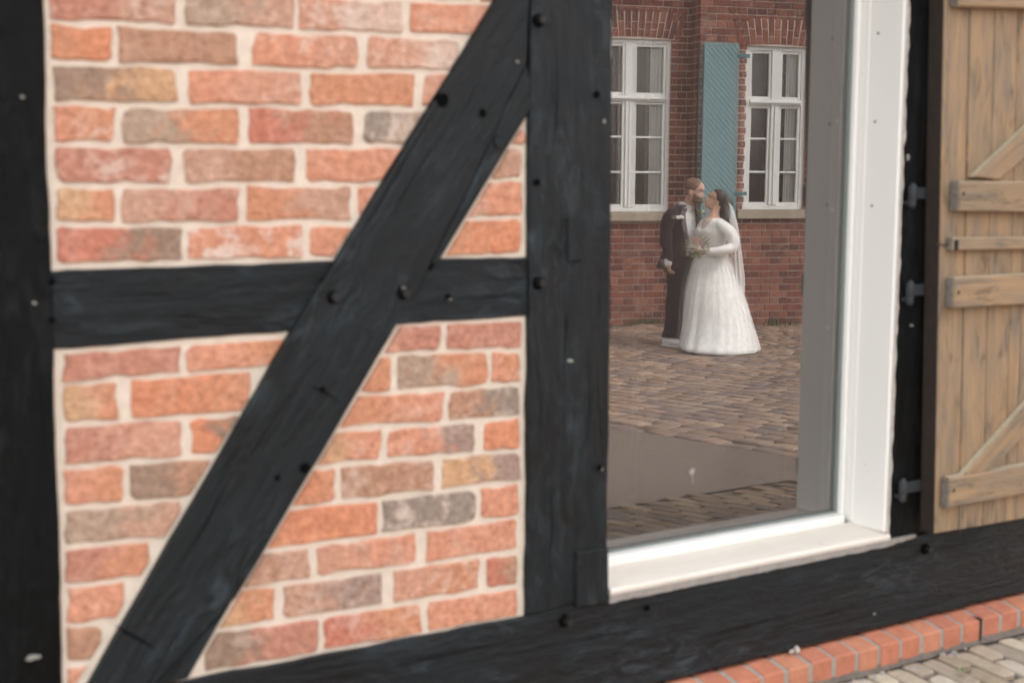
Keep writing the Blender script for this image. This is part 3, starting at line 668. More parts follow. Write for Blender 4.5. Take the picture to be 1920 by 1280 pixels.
def diag(a, b, c, d):
    yf = YS - .026; P = wp([a, b, c, d], yf); mb = MB(); dd = (Vector(P[1]) - Vector(P[0])).normalized()
    e = [P[0], P[3], tuple(Vector(P[3]) + (Vector(P[2]) - Vector(P[3])) * 1.6), tuple(Vector(P[0]) + (Vector(P[1]) - Vector(P[0])) * 1.6)]
    prism(mb, e, yf, YS - .0022, .004, .0008, (dd.x, dd.y), 77, .1); o = mb.build('diagonal_brace', M['wood'], sh)
    nn = Vector((-dd.y, dd.x)); e = [Vector(P[0]) + nn * .001, Vector(P[0]) + (Vector(P[1]) - Vector(P[0])) * 1.6 + nn * .001]
    mb = MB(); mb.add([(e[0].x, yf + .004, e[0].y), (e[1].x, yf + .004, e[1].y), (e[1].x, YS - .003, e[1].y), (e[0].x, YS - .003, e[0].y)], [(0, 1, 2, 3)]); mb.build('weathered_top', M['woodgreen'], o)
diag((1828, 332), (1920, 245), (1920, 297), (1876, 338))
diag((1806, 893), (1920, 765), (1920, 818), (1858, 884))
for px, py in ((1740, 363), (1735, 546), (1721, 918)):
    c = W(px, py, YS + .02); x, z = c.x, c.z
    h_ = bpy.data.objects.new('hinge', None); COL.objects.link(h_); h_.parent = sh
    mb = MB(); mb.box((x - .022, YS + .052, z - .015), (3.085, YS + .060, z + .017), bev=.001); mb.build('strap', M['steel'], h_)
    mb = MB(); mb.tube([(x - .02, YS + .057, z - .034), (x - .02, YS + .057, z - .015)], .011, 12); mb.tube([(x - .02, YS + .057, z - .0155), (x - .02, YS + .057, z + .018)], .0125, 12); mb.tube([(x - .02, YS + .057, z + .018), (x - .02, YS + .057, z + .026)], .006, 10)
    mb.tube([(x - .02, YS + .057, z - .027), (x - .02, -.01, z - .027), (x - .02, .01, z - .027)], .007, 8)
    mb.build('pintle', M['steel'], h_, recalc=True, smooth=True)
c = W(1786, 459, YS - .01); mb = MB(); mb.tube([(c.x - .05, YS + .005, c.z), (c.x, YS - .012, c.z)], .0022, 6); mb.box((c.x - .006, YS - .03, c.z - .014), (c.x + .001, YS - .002, c.z + .014)); mb.build('hook', M['iron'], sh, recalc=True)

# --- rowlock plinth
pl_ = MB(); pg = MB(); X = -1.2; k = 0; xs_crack = W(1840, 1160, -.07).x
r0 = W(1915, 1170, -.07).x - 14 * .0905 * 3
X = r0 - int((r0 + 1.3) / .0905) * .0905
YPF, ZPT, ZPF = -.070, .079, .066
while X < 4.8:
    wv = .0755 + random.uniform(-.003, .002); h = random.uniform(-.0015, .0015); f = random.uniform(-.002, .002)
    c = lin(random.choice([(198, 130, 100), (202, 130, 102), (194, 122, 94), (204, 138, 108), (196, 126, 100)])); c = tuple(v * .85 for v in c)
    prof = [(YPF + f, -.06), (YPF + f + .001, ZPF - .004 + h), (YPF + f + .005, ZPF + h), (-.006, ZPT + h), (.02, ZPT + h), (.02, -.06)]
    w2 = .0015
    rings = []
    for xx, ins in ((X, 1), (X + .003, 0), (X + wv - .003, 0), (X + wv, 1)):
        rings.append([(xx, y + (.002 if i < 3 else 0) * ins, z - (.002 * ins if i in (2, 3, 4) else 0)) for i, (y, z) in enumerate(prof)])
    pl_.loft(rings, True, True)
    for q in range(len(pl_.ca) - 24, len(pl_.ca)): pl_.ca[q] = (*c, 0)
    X += .0905
pl = hobj(pl_.build('plinth_bricks', M['clay'], recalc=True))
prof = [(YPF + .003, -.06), (YPF + .004, ZPF - .004), (-.004, ZPT - .003), (.018, ZPT - .005), (.018, -.06)]
pg.loft([[(x, y, z) for y, z in prof] for x in (-1.25, 4.85)], True, True); pg.build('plinth_joints', M['grout'], pl, recalc=True)
mb = MB(); rr = []
for i in range(120):
    x = -1.2 + 6 * i / 119; o_ = .008 + .010 * nz(x * 9, 2) + .005 * nz(x * 40, 2); rr.append([(x, YPF + .004, .012 + .004 * nz(x * 20, 7)), (x, YPF - max(.004, o_), -.006), (x, YPF + .004, -.02)])
mb.loft(rr, True, True); mb.build('mortar_fillet', M['bedsand'], pl, recalc=True)
mb = MB(); mb.box((xs_crack - .006, YPF - .002, -.02), (xs_crack + .003, -.02, ZPF + .004)); mb.build('open_joint', M['wooddark'], pl)
for xx, zz, s_ in ((2.62, .09, .010), (2.60, .088, .006)):
    mb = MB(); mb.ball((xx, -.012, zz), s_, 8, 5, .002); mb.build('mortar_crumb', M['sealant'], pl)
# --- ends, back and roof so that the house is a house
mb = MB(); mb.box((-1.2, .2, 0), (-1.06, 5.0, 2.66)); mb.box((4.66, .2, 0), (4.8, 5.0, 2.66)); mb.box((-1.06, 4.86, 0), (4.66, 5.0, 2.66))
mb.box((-1.06, YB + .12, .05), (1.9, .24, 2.66)); mb.box((3.06, YB + .12, .05), (4.66, .24, 2.66)); mb.box((1.9, .18, 2.47), (3.06, .24, 2.66)); mb.box((1.9, .235, .05), (3.06, .255, .345))
hobj(mb.build('wall', M['mortar']))
mb = MB(); ov = .2  # unseen eaves, their overhang sized for how much they shade the wall
rp = [(-ov, 2.62), (-ov, 2.70), (2.6, 4.6), (5.0 + ov, 2.70), (5.0 + ov, 2.62), (2.6, 4.48)]
mb.loft([[(x, y, z) for y, z in rp] for x in (-1.5, 5.1)], True, True); hobj(mb.build('roof', M['tile'], recalc=True))

# ================================================================== GROUND
def g(y):
    pts = [(0, 0), (-.1, 0), (-6, -.31), (-7.9, -.36), (-9.8, -.27), (-60, -.25)]
    if y >= 0: return 0
    for (a, za), (b, zb) in zip(pts, pts[1:]):
        if b <= y <= a: return za + (zb - za) * (a - y) / (a - b)
    return -.25
mb = MB(); ys = [60, 10, 3, 0, -.1, -2, -4, -6, -7, -7.9, -8.8, -9.8, -14, -30, -90]; xsn = [-80, -20, -6, 0, 3, 6, 12, 25, 80]
mb.add([(x, y, g(y) - .035) for y in ys for x in xsn], [(j * len(xsn) + i, (j + 1) * len(xsn) + i, (j + 1) * len(xsn) + i + 1, j * len(xsn) + i + 1) for j in range(len(ys) - 1) for i in range(len(xsn) - 1)])
struct(mb.build('ground', M['ground'], recalc=True))
XE = 5.3                         # edge of the smooth path
def sheet(name, xs_, ys_, dz, m):
    mb = MB(); mb.add([(x, y, g(y) + dz) for y in ys_ for x in xs_], [(j * len(xs_) + i, (j + 1) * len(xs_) + i, (j + 1) * len(xs_) + i + 1, j * len(xs_) + i + 1) for j in range(len(ys_) - 1) for i in range(len(xs_) - 1)])
    return struct(mb.build(name, M[m], recalc=True))
YP = -1.85                       # pavers run from the wall out to here
def stone(mb, c, ux, uy, lx, ly, h, col, rnd, seed, n=12, dome=.006):
    P = []
    for j in range(n):
        a = 2 * math.pi * (j + .5) / n; cx, sy = math.cos(a), math.sin(a); e = rnd
        px = math.copysign(abs(cx) ** e, cx) * lx / 2; py = math.copysign(abs(sy) ** e, sy) * ly / 2
        k = 1 + .10 * nz(px * 20 + seed, py * 20, seed); P.append((px * k, py * k))
    tk = .05 if lx < .15 or dome > .01 else .03; tx, ty = random.uniform(-tk, tk), random.uniform(-tk, tk); vs = []
    for s_, dz in ((1.0, -h), (1.0, -dome), (.93, -dome * .25), (.6, 0)):
        for px, py in P:
            q = c + ux * (px * s_) + uy * (py * s_); vs.append((q.x, q.y, g(q.y) + dz + px * tx * s_ + py * ty * s_))
    fs = []
    for r in range(3):
        for j in range(n): k = (j + 1) % n; fs.append((r * n + j, r * n + k, (r + 1) * n + k, (r + 1) * n + j))
    fs.append(tuple(3 * n + j for j in range(n)))
    mb.add(vs, fs, (*col, 0))
# yellow clinker pavers by the wall
struct(sheet('paving_bed', [-4, 0, 2, 4, 9], [-.07, -.5, -.95], -.014, 'bedsand'))
struct(sheet('paving_bed', [-4, 0, 2, 4, 9], [-.9501, -1.5, YP], -.014, 'sand'))
mb = MB(); a = R(-94); ux = Vector((math.cos(a), math.sin(a), 0)); uy = Vector((-math.sin(a), math.cos(a), 0))
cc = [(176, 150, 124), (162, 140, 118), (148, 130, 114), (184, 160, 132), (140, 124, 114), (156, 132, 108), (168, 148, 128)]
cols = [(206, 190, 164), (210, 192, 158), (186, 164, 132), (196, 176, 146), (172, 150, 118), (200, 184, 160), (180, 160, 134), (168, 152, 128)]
for i in range(-60, 70):
    for j in range(-110, 110):
        c = Vector((3, -1, 0)) + ux * (i * .205 + (.1 if j % 2 else 0) + random.uniform(-.008, .008)) + uy * (j * .071 + random.uniform(-.003, .003))
        ln = random.uniform(.186, .198); far_ = c.y - ln / 2
        if c.y + ln / 2 > -.088:                       # cut stones along the plinth
            ln = -.088 - far_; c = Vector((c.x, far_ + ln / 2, 0))
        if -4 < c.x < 9 and YP + .06 < c.y and ln > .045:
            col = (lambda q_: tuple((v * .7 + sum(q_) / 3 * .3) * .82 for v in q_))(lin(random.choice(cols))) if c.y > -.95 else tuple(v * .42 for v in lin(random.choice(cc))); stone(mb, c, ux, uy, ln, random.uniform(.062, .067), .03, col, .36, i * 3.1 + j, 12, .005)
struct(mb.build('paving', M['clay'], smooth=False))
mb = MB()
for i in range(34):
    c = Vector((random.gauss(2.95, .25), random.uniform(-.12, -.085), 0)); s_ = random.uniform(.003, .010); mb.ball((c.x, c.y, g(c.y) + s_ * .2 - .004), (s_ * 1.4, s_, s_ * .7), 6, 4, s_ * .15)
struct(mb.build('mortar_rubble', M['cement']), 'stuff')
c = onz(1808, 1262, 0); mb = MB()
for k in range(7):
    a_ = k * .9; mb.add([(c.x, c.y, .004), (c.x + .018 * math.cos(a_), c.y + .018 * math.sin(a_), .014), (c.x + .022 * math.cos(a_ + .5), c.y + .022 * math.sin(a_ + .5), .006)], [(0, 1, 2)])
tag(mb.build('fallen_leaf', M['sage']), 'tiny yellow green leaf lying on the tan pavers near the wall', 'leaf')
# smooth path, then the cobbled yard
sheet('path', [-12, -5, 0, 3, XE], [YP, -3, -4, -5, -6, -7, -7.9, -8.8, -9.6], -.006, 'path')
mb = MB()
cc = [(176, 150, 124), (162, 140, 118), (148, 130, 114), (184, 160, 132), (140, 124, 114), (156, 132, 108), (168, 148, 128)]
def cobbles(x0, x1, y0, y1, seed):
    x = x0
    rows_ = 0
    while x < x1:
        wv = random.uniform(.14, .185); y = y0 + random.uniform(0, .2)
        while y > y1:
            L = random.uniform(.17, .30); xc = x + (random.uniform(-.07, .02) if x < x0 + .01 else 0) + wv / 2 + nz(y * .9, x * .3, 2) * .05; c = Vector((xc, y - L / 2, 0)); an = nz(y, x, 7) * .25
            ux = Vector((math.cos(an), math.sin(an), 0)); uy = Vector((-math.sin(an), math.cos(an), 0))
            col = lin(random.choice(cc)); mm = sum(col) / 3; col = (col[0] * .60 + mm * .07, col[1] * .56 + mm * .07, col[2] * .58 + mm * .07)
            stone(mb, c, ux, uy, wv - .012, L - .014, .03, col, .5, x * 7 + y, 12, .015); y -= L
        x += wv
cobbles(XE + .02, 13.5, -.2 - 0, -9.6, 1)
struct(mb.build('cobbled_yard', M['cobble'], smooth=True))
sheet('yard_bed', [XE, 8, 13.6], [-.05, -2, -4, -6, -7, -7.9, -8.8, -9.7, -11], -.02, 'sand')

# ================================================================== MIRRORED FRAMES (what the pane reflects really stands in the yard)
def real_frame(vx, vy, phi):     # virtual position/heading seen in the glass -> real location and rotation
    return (vx, 2 * GL - vy), math.pi - phi
# ---- brick building: virtual facade plane
PHI = TH - R(74.5); wdir = Vector((math.cos(PHI), math.sin(PHI), 0)); ndir = Vector((-math.sin(PHI), math.cos(PHI), 0))
ZF = 16.6; b0 = ray(1320, 640); b0 = CAM + b0 * (ZF / b0.dot(fw)); B0 = Vector((b0.x, b0.y, 0))
(bx, by), brz = real_frame(B0.x, B0.y, PHI)
def fq(px, py, off=0):           # pixel -> (u, z) on the facade plane moved off towards the viewer
    d = ray(px, py); o_ = B0 - ndir * off; t = (o_ - CAM).dot(ndir) / d.dot(ndir); p = CAM + d * t; return (p - B0).dot(wdir), p.z
build = thing('brick_building', 'red brick building with white windows, seen mirrored in the glass', 'building', (bx, by, 0), brz)
def fb(mb, name, m, parent=build, **k): return mb.build(name, M[m], parent, flip=True, **k)
STEP = .26                       # the right bay stands forward
ul = fq(1292, 300)[0]
zg = -.30; CO = fq(1300, 430)[1] - fq(1300, 442.7)[1]
FC = [(118, 60, 44), (134, 70, 50), (106, 52, 40), (142, 80, 58), (124, 62, 50), (98, 54, 46), (150, 88, 64)]
def fcol():
    c = lin(random.choice(FC)); m = sum(c) / 3; return tuple((v * .8 + m * .2) * 1.15 for v in c)
def fwall(mb, mo, u0, u1, z0, z1, yoff):
    mo.box((u0, -yoff + .012, z0), (u1, -yoff + .3, z1))
    z = zg; k = 0
    while z < z1:
        hd = k % 2; L = .125 if hd else .25; x = -9 + (0 if hd else .0625) + (.06 if k % 4 == 0 else 0)
        while x < u1:
            a, b = max(x, u0), min(x + L * 1.04 - .016, u1); za, zb = max(z + .008, z0), min(z + CO - .008, z1)
            if b - a > .02 and zb - za > .02:
                c1 = fcol(); c2 = fcol(); h = random.uniform(0, .004); mb.box((a, -yoff - h, za), (b, -yoff + .013, zb), ca=(*c1, random.random()), cb=(*c2, random.random()))
            x += L * 1.04
        z += CO; k += 1
HT = 4.6
mb, mo = MB(), MB()
wins = []
Lw = dict(x0=fq(1106, 300)[0], x1=fq(1257, 240)[0], top=fq(1200, 74)[1], bot=fq(1200, 397)[1])
wm = [fq(1181, 300)[0], 0]
hw = Lw['x1'] - wm[0]; Lw['x0'] = wm[0] - hw
Rw = dict(x0=fq(1396, 300, STEP)[0], x1=fq(1508, 300, STEP)[0], top=fq(1450, 88, STEP)[1], bot=fq(1450, 393, STEP)[1])
ARCH = fq(1200, 22)[1] - fq(1200, 74)[1]
def bay(u0, u1, wn, off):
    a, b = wn['x0'], wn['x1']
    fwall(mb, mo, u0, a, zg - .3, HT, off); fwall(mb, mo, b, u1, zg - .3, HT, off)
    fwall(mb, mo, a, b, zg - .3, wn['bot'] - .11, off); fwall(mb, mo, a, b, wn['top'] + ARCH, HT, off)
    mo.box((a - .10, -off - .001, wn['top'] + .005), (b + .10, -off + .2, wn['top'] + ARCH))
    x = a - .10; k = 0
    while x < b + .08:           # flat arch of standing bricks
        q = random.uniform(-.003, .003); t_ = (x + .035 - (a + b) / 2) * .18; r_ = .03 * (1 - ((x - (a + b) / 2) / ((b - a) / 2 + .1)) ** 2)
        sp = wn['top'] + ARCH * (.36 if k % 2 else .62)
        for za, zb in ((wn['top'] + .002 + r_, sp - .006), (sp + .006, wn['top'] + ARCH - .004 + r_)):
            c1, c2 = fcol(), fcol(); kz = lambda z: (z - wn['top']) / ARCH * t_
            P = [(x + q + kz(za), -off - .008, za), (x + .066 + q + kz(za), -off - .008, za), (x + .066 + kz(zb), -off - .008, zb), (x + kz(zb), -off - .008, zb)]
            P2 = [(p[0], -off + .01, p[2]) for p in P]; mb.add(P + P2, [(0, 1, 2, 3), (0, 4, 5, 1), (1, 5, 6, 2), (2, 6, 7, 3), (3, 7, 4, 0)], (*c1, .3), (*c2, .4))
        x += .077; k += 1
bay(-5.5, ul, Lw, 0.0); us = fq(1309, 300, STEP)[0]
bay(ul + .0, 6.5, Rw, STEP)
# return face of the step
z = zg
while z < HT:
    for a, b in ((-STEP, -STEP / 2 - .005), (-STEP / 2 + .005, 0)):
        c1 = fcol(); mb.box((ul - .004, a + .003, z + .006), (ul + .01, b - .003, z + CO - .006), ca=(*c1, .5), cb=(*fcol(), .5))
    z += CO
wl = fb(mo, 'wall', 'fmortar'); fb(mb, 'brickwork', 'fbrick', wl)
mb = MB(); mb.box((-5.5, .31, zg - .3), (6.5, 6, HT)); fb(mb, 'rear_wall', 'fmortar')
mb = MB(); rp = [(-.7, HT - .05), (-.7, HT + .07), (3, HT + 3.2), (6.6, HT + .07), (6.6, HT - .05)]
mb.loft([[(x, y, z) for y, z in rp] for x in (-5.9, 6.9)], True, True); fb(mb, 'roof', 'tile', recalc=True)
def fwin(wn, off, curt):
    a, b, zb, zt = wn['x0'], wn['x1'], wn['bot'], wn['top'] + .02; y = -off + .03; H = zt - zb
    wo_ = bpy.data.objects.new('window', None); COL.objects.link(wo_); wo_.parent = build
    m_ = MB(); t = .055; ztr = zb + H * .655; mid = (a + b) / 2
    bx_ = lambda x0, z0, x1, z1, yy, d: m_.box((x0, yy, z0), (x1, yy + d, z1), bev=.004)
    bx_(a, zb, a + t, zt, y, .07); bx_(b - t, zb, b, zt, y, .07); bx_(a + t, zt - t * 1.2, b - t, zt, y + .001, .07); bx_(a + t, zb, b - t, zb + t, y + .001, .07)
    bx_(a + t, ztr - .035, b - t, ztr + .035, y - .012, .08); bx_(a + t + .002, ztr - .012, b - t - .002, ztr + .014, y - .03, .02)
    bx_(mid - .055, zb + t, mid + .055, ztr - .035, y - .006, .07); bx_(mid - .06, ztr + .035, mid + .06, zt - t * 1.2, y - .004, .07); bx_(mid - .012, zb + t, mid + .012, ztr - .04, y - .018, .012)
    for x0, x1 in ((a + t, mid - .055), (mid + .055, b - t)):
        sw = .035
        for z0, z1 in ((zb + t, ztr - .035), (ztr + .035, zt - t * 1.2)):
            bx_(x0, z0, x0 + sw, z1, y + .012, .04); bx_(x1 - sw, z0, x1, z1, y + .012, .04); bx_(x0 + sw, z0, x1 - sw, z0 + sw, y + .013, .04); bx_(x0 + sw, z1 - sw, x1 - sw, z1, y + .013, .04)
        hh = (ztr - .035 - zb - t)
        for k in (1, 2): bx_(x0 + sw, zb + t + hh * k / 3 - .012, x1 - sw, zb + t + hh * k / 3 + .012, y + .016, .03)
    f_ = fb(m_, 'frame', 'fwhite', wo_)
    m_ = MB(); m_.add([(a + .03, y + .04, zb + .03), (b - .03, y + .04, zb + .03), (b - .03, y + .04, zt - .03), (a + .03, y + .04, zt - .03)], [(0, 1, 2, 3)]); m_.build('pane', M['glass3'], wo_, flip=True)
    m_ = MB(); m_.add([(a, y + .13, zb), (b, y + .13, zb), (b, y + .13, zt), (a, y + .13, zt)], [(0, 1, 2, 3)]); fb(m_, 'dark_interior', 'fpane', wo_)
    m_ = MB(); rr = []
    for x0, x1 in curt:
        n = 12; top = [(x0 + (x1 - x0) * i / n, y + .09 + .005 * math.sin(i * 2.1), zt - .02) for i in range(n + 1)]; bo = [(p[0], p[1], zb + .03) for p in top]
        m_.add(top + bo, [(i, i + 1, n + 2 + i, n + 1 + i) for i in range(n)])
    fb(m_, 'curtain', 'fcurtain', wo_)
    m_ = MB(); m_.box((a - .10, -off - .07, zb - .112), (b + .10, -off + .15, zb - .003), bev=.006); fb(m_, 'stone_sill', 'stone', wo_)
M['glass3'] = glass_mat('old_window_glass', .02, (.92, .92, .92))
fwin(Lw, 0, [(Lw['x1'] - .23, Lw['x1'] - .07)]); fwin(Rw, STEP, [(Rw['x1'] - .22, Rw['x1'] - .07)])
# teal shutter folded against the pier
so_ = bpy.data.objects.new('shutter', None); COL.objects.link(so_); so_.parent = build
SO = STEP + .05
ta, tb = fq(1319, 150, SO)[0], fq(1386, 150, SO)[0]; tz1 = fq(1350, 81, SO)[1]; tz0 = fq(1350, 409, SO)[1]
cx_ = (ta + tb) / 2
mb = MB(); mb.box((ta, -SO, tz0), (tb, -SO + .03, tz1), bev=.003); fb(mb, 'shutter_panel', 'teal', so_)
mb = MB(); d = .062; cl = [(ta + .004, tz0 + .004), (tb - .004, tz0 + .004), (tb - .004, tz1 - .004), (ta + .004, tz1 - .004)]
q = tz0 - 1.2
while q < tz1 + 1.2:             # raised diagonal boards
    P = clip([(ta - .2, q + .26 + .0), (tb + .2, q - (tb - ta + .4) * 1.02 + .26), (tb + .2, q - (tb - ta + .4) * 1.02 + .26 + d), (ta - .2, q + .26 + d)], cl)
    if len(P) > 2 and abs(area(P)) > 1e-4:
        if area(P) < 0: P = P[::-1]
        Q = inset(P, .0012); n = len(P); mb.add([(x, -SO - .006, z) for x, z in Q] + [(x, -SO - .0005, z) for x, z in P], [tuple(range(n))] + [(i, n + i, n + (i + 1) % n, (i + 1) % n) for i in range(n)])
    q += d + .007
fb(mb, 'diagonal_boards', 'teal', so_)
for zz in (fq(1390, 105, SO)[1], fq(1390, 363, SO)[1]):
    mb = MB(); mb.box((tb - .03, -SO - .012, zz - .022), (Rw['x0'] + .01, -SO + .0, zz + .022), bev=.002); fb(mb, 'hinge', 'tealdark', so_)
mb = MB(); mb.box((ta - .06, -STEP - .03, tz0 + .02), (ta - .045, -STEP - .002, tz1 - .02)); fb(mb, 'dark_strip', 'iron', build)  # narrow dark strip left of the shutter, nearly as tall as it
# weeds at the foot of the building
def weed(px, label, n, h, off):
    u, z = fq(px, 598, off); 
    rw = thing('weed', label, 'weed', (0, 0, 0), 0, 'weeds along the building foot')
    vp = B0 + wdir * u - ndir * (off + .10); (x, y), rz = real_frame(vp.x, vp.y, PHI); rw.location = (x, y, g(y) - .01); rw.rotation_euler = (0, 0, rz)
    mb = MB()
    for i in range(n):
        a, r_ = random.uniform(0, 6.3), random.uniform(0, .16); c = Vector((r_ * 1.6 * math.cos(a), r_ * .5 * math.sin(a), 0)); hh = h * random.uniform(.4, 1); l = Vector((math.cos(a * 3), math.sin(a * 3), 0)) * random.uniform(.01, .05)
        wv = Vector((-l.y, l.x, 0)).normalized() * random.uniform(.004, .012); t = c + l + Vector((0, 0, hh)); m1 = c + l * .4 + Vector((0, 0, hh * .55))
        mb.add([c - wv * .4, c + wv * .4, m1 + wv, t, m1 - wv], [(0, 1, 2, 3, 4)])
    mb.build('leaves', M['leaf'], rw, flip=True)
weed(1200, 'low green weed tuft at the brick foot left of the groom', 60, .08, 0); weed(1228, 'small weed tuft closest to the groom at the brick foot', 30, .05, 0)
weed(1440, 'tall thin weed right of the bride against the brick foot', 26, .14, STEP); weed(1475, 'weed tuft at the far right of the brick foot', 26, .10, STEP)

# ================================================================== THE COUPLE
PC = TH - math.atan((1290 - 960) / F) - math.pi / 2          # local X of the couple in the mirrored view
gp = onz(1284.4, 649, -.36); (cx0, cy0), crz = real_frame(gp.x, gp.y, PC); GZ = g(cy0)
S = .00162
G = lambda x, y: ((x - 300) * S, (1170 - y) * S)
Bq = lambda x, y: ((x - 300) * .0016, (1181 - y) * .0016)
def ell(c, U, V, n=28, a0=0, a1=2 * math.pi, f=None, p=1.0, closed=True):
    out = []
    for j in range(n):
        a = a0 + (a1 - a0) * j / (n if closed else n - 1); co, si = math.cos(a), math.sin(a)
        k = f(a) if f else 1
        out.append(Vector(c) + Vector(U) * (math.copysign(abs(co) ** p, co) * k) + Vector(V) * (math.copysign(abs(si) ** p, si) * k))
    return out
def head_rings(kind, hs_=1.0, off=lambda t, a, x, y: 0):
    T = [(0, .048, .0, .022), (.03, .074, -.02, .042), (.08, .085, -.04, .052), (.15, .084, -.052, .057), (.20, .089, -.060, .060), (.225, .087, -.063, .061), (.25, .090, -.066, .062), (.285, .086, -.072, .064), (.33, .085, -.08, .066),
         (.40, .083, -.089, .069), (.46, .081, -.095, .072), (.50, .079, -.098, .073), (.54, .084, -.1, .075), (.60, .091, -.102, .077), (.70, .089, -.104, .078), (.80, .077, -.1, .075), (.88, .058, -.088, .065), (.94, .036, -.066, .048), (.98, .014, -.042, .026), (1, .0, -.026, .008)]
    H = .235 * hs_; rings = []; n = 36
    for t, f, b, w_ in T:
        ring = []
        for j in range(n):
            a = 2 * math.pi * j / n; co, si = math.cos(a), math.sin(a); cx = -.01
            r = (f - cx) if co > 0 else (cx - b); e = .82
            x = cx + math.copysign(abs(co) ** e, co) * r; y = math.copysign(abs(si) ** .9, si) * w_
            if co > 0:
                nb = max(0, (t - .265) / .05) * .032 if t < .315 else max(0, .032 * (1 - (t - .315) / .2))
                nb = min(nb, .032); x += nb * math.exp(-(y / (.013 if t < .36 else .009)) ** 2)
                x -= .010 * math.exp(-((abs(y) - .031) / .014) ** 2 - ((t - .485) / .04) ** 2)
                x += .004 * math.exp(-((abs(y) - .031) / .010) ** 2 - ((t - .475) / .02) ** 2)
            o_ = off(t, a, x, y); l = math.hypot(x, y) + 1e-5
            ring.append(Vector(((x + x / l * o_) * hs_, (y + y / l * o_) * hs_, t * H + (o_ * .9 * max(0, (t - .75) / .25) if o_ > 0 else o_ * (1 if t > .9 else (-1 if t < .05 else 0))))))
        rings.append(ring)
    return rings
def head_mx(ear, fwd, tilt, hs_):   # ear = position of the ear; fwd = horizontal facing; tilt>0 looks down
    f = Vector(fwd).normalized(); s_ = Vector((0, 0, 1)).cross(f)
    m = Matrix(((f.x, s_.x, 0), (f.y, s_.y, 0), (0, 0, 1))).to_4x4() @ Matrix.Rotation(tilt, 4, 'Y')
    e = m @ Vector((-.015 * hs_, 0, .42 * .235 * hs_)); return Matrix.Translation(Vector(ear) - e) @ m
def xf(rings, m): return [[m @ p for p in r] for r in rings]
def hand(mb, wrist, dirv, palm, size=1.0, curl=.5, thumb=1):
    """palm + five curled fingers; dirv = along the hand, palm = direction the palm faces"""
    w_ = Vector(wrist); d = Vector(dirv).normalized(); p = (Vector(palm) - d * Vector(palm).dot(d)).normalized(); s_ = d.cross(p)
    k = size
    rings = [ell(w_ + d * (x * k), s_ * (a * k), p * (b * k), 12) for x, a, b in ((-.02, .026, .02), (0, .027, .019), (.03, .036, .017), (.07, .042, .016), (.09, .040, .013), (.098, .032, .009))]
    mb.loft(rings, True, True)
    for i, (o_, L, r) in enumerate(((-.030, .072, .0088), (-.010, .080, .0092), (.011, .074, .0088), (.030, .058, .0078))):
        q = w_ + d * (.082 * k) + s_ * (o_ * k); dd = d.copy(); pts = [q]; 
        for seg, fr_ in enumerate((.45, .32, .23)):
            c_ = curl * (1.0 + .12 * i); dd = (dd * math.cos(c_) + p * math.sin(c_)).normalized() if seg or curl > .1 else dd
            pp = dd; q = q + pp * (L * fr_ * k); pts.append(q)
        mb.tube(pts, [r * k, r * .97 * k, r * .9 * k, r * .75 * k], 8)
    q = w_ + d * (.03 * k) + s_ * (-.034 * k * thumb); td = (d * .75 - s_ * .5 * thumb + p * .45).normalized(); q2 = q + td * (.035 * k); q3 = q2 + (d * .8 + p * .6).normalized() * (.03 * k)
    mb.tube([q - td * .015, q, q2, q3], [.012 * k, .0125 * k, .0105 * k, .008 * k], 8)
def remesh(o, vox=.0055, smooth=3):
    m = o.modifiers.new('remesh', 'REMESH'); m.mode = 'VOXEL'; m.voxel_size = vox; m.use_smooth_shade = True
    if smooth: s_ = o.modifiers.new('smooth', 'SMOOTH'); s_.iterations = smooth; s_.factor = .4
    dg = bpy.context.evaluated_depsgraph_get(); me = bpy.data.meshes.new_from_object(o.evaluated_get(dg)); o.modifiers.clear(); old = o.data; o.data = me
    if not me.materials: me.materials.append(old.materials[0])
def fold(rings, amp, fx=8, fz=6, seed=0):
    out = []
    for r in rings:
        c = sum(r, Vector()) / len(r); rr = []
        for p in r:
            d = (p - c); l = d.length + 1e-5; rr.append(p + d / l * (nz(p.x * fx + seed, p.y * fx, p.z * fz) * amp))
        out.append(rr)
    return out
def interp(rs, k):               # subdivide ring list smoothly
    out = []
    for i in range(len(rs) - 1):
        p0, p1, p2, p3 = rs[max(i - 1, 0)], rs[i], rs[i + 1], rs[min(i + 2, len(rs) - 1)]
        for s_ in range(k):
            t = s_ / k; a = -.5 * t + t * t - .5 * t ** 3; b = 1 - 2.5 * t * t + 1.5 * t ** 3; c = .5 * t + 2 * t * t - 1.5 * t ** 3; d = -.5 * t * t + .5 * t ** 3
            out.append([A * a + B * b + C * c + D * d for A, B, C, D in zip(p0, p1, p2, p3)])
    out.append(rs[-1]); return out
def dense(pts, rad, k=5):
    r = interp([[Vector((*p, q))] if False else [Vector(p), Vector((q, 0, 0))] for p, q in zip(pts, rad)], k)
    return [x[0] for x in r], [x[1].x for x in r]

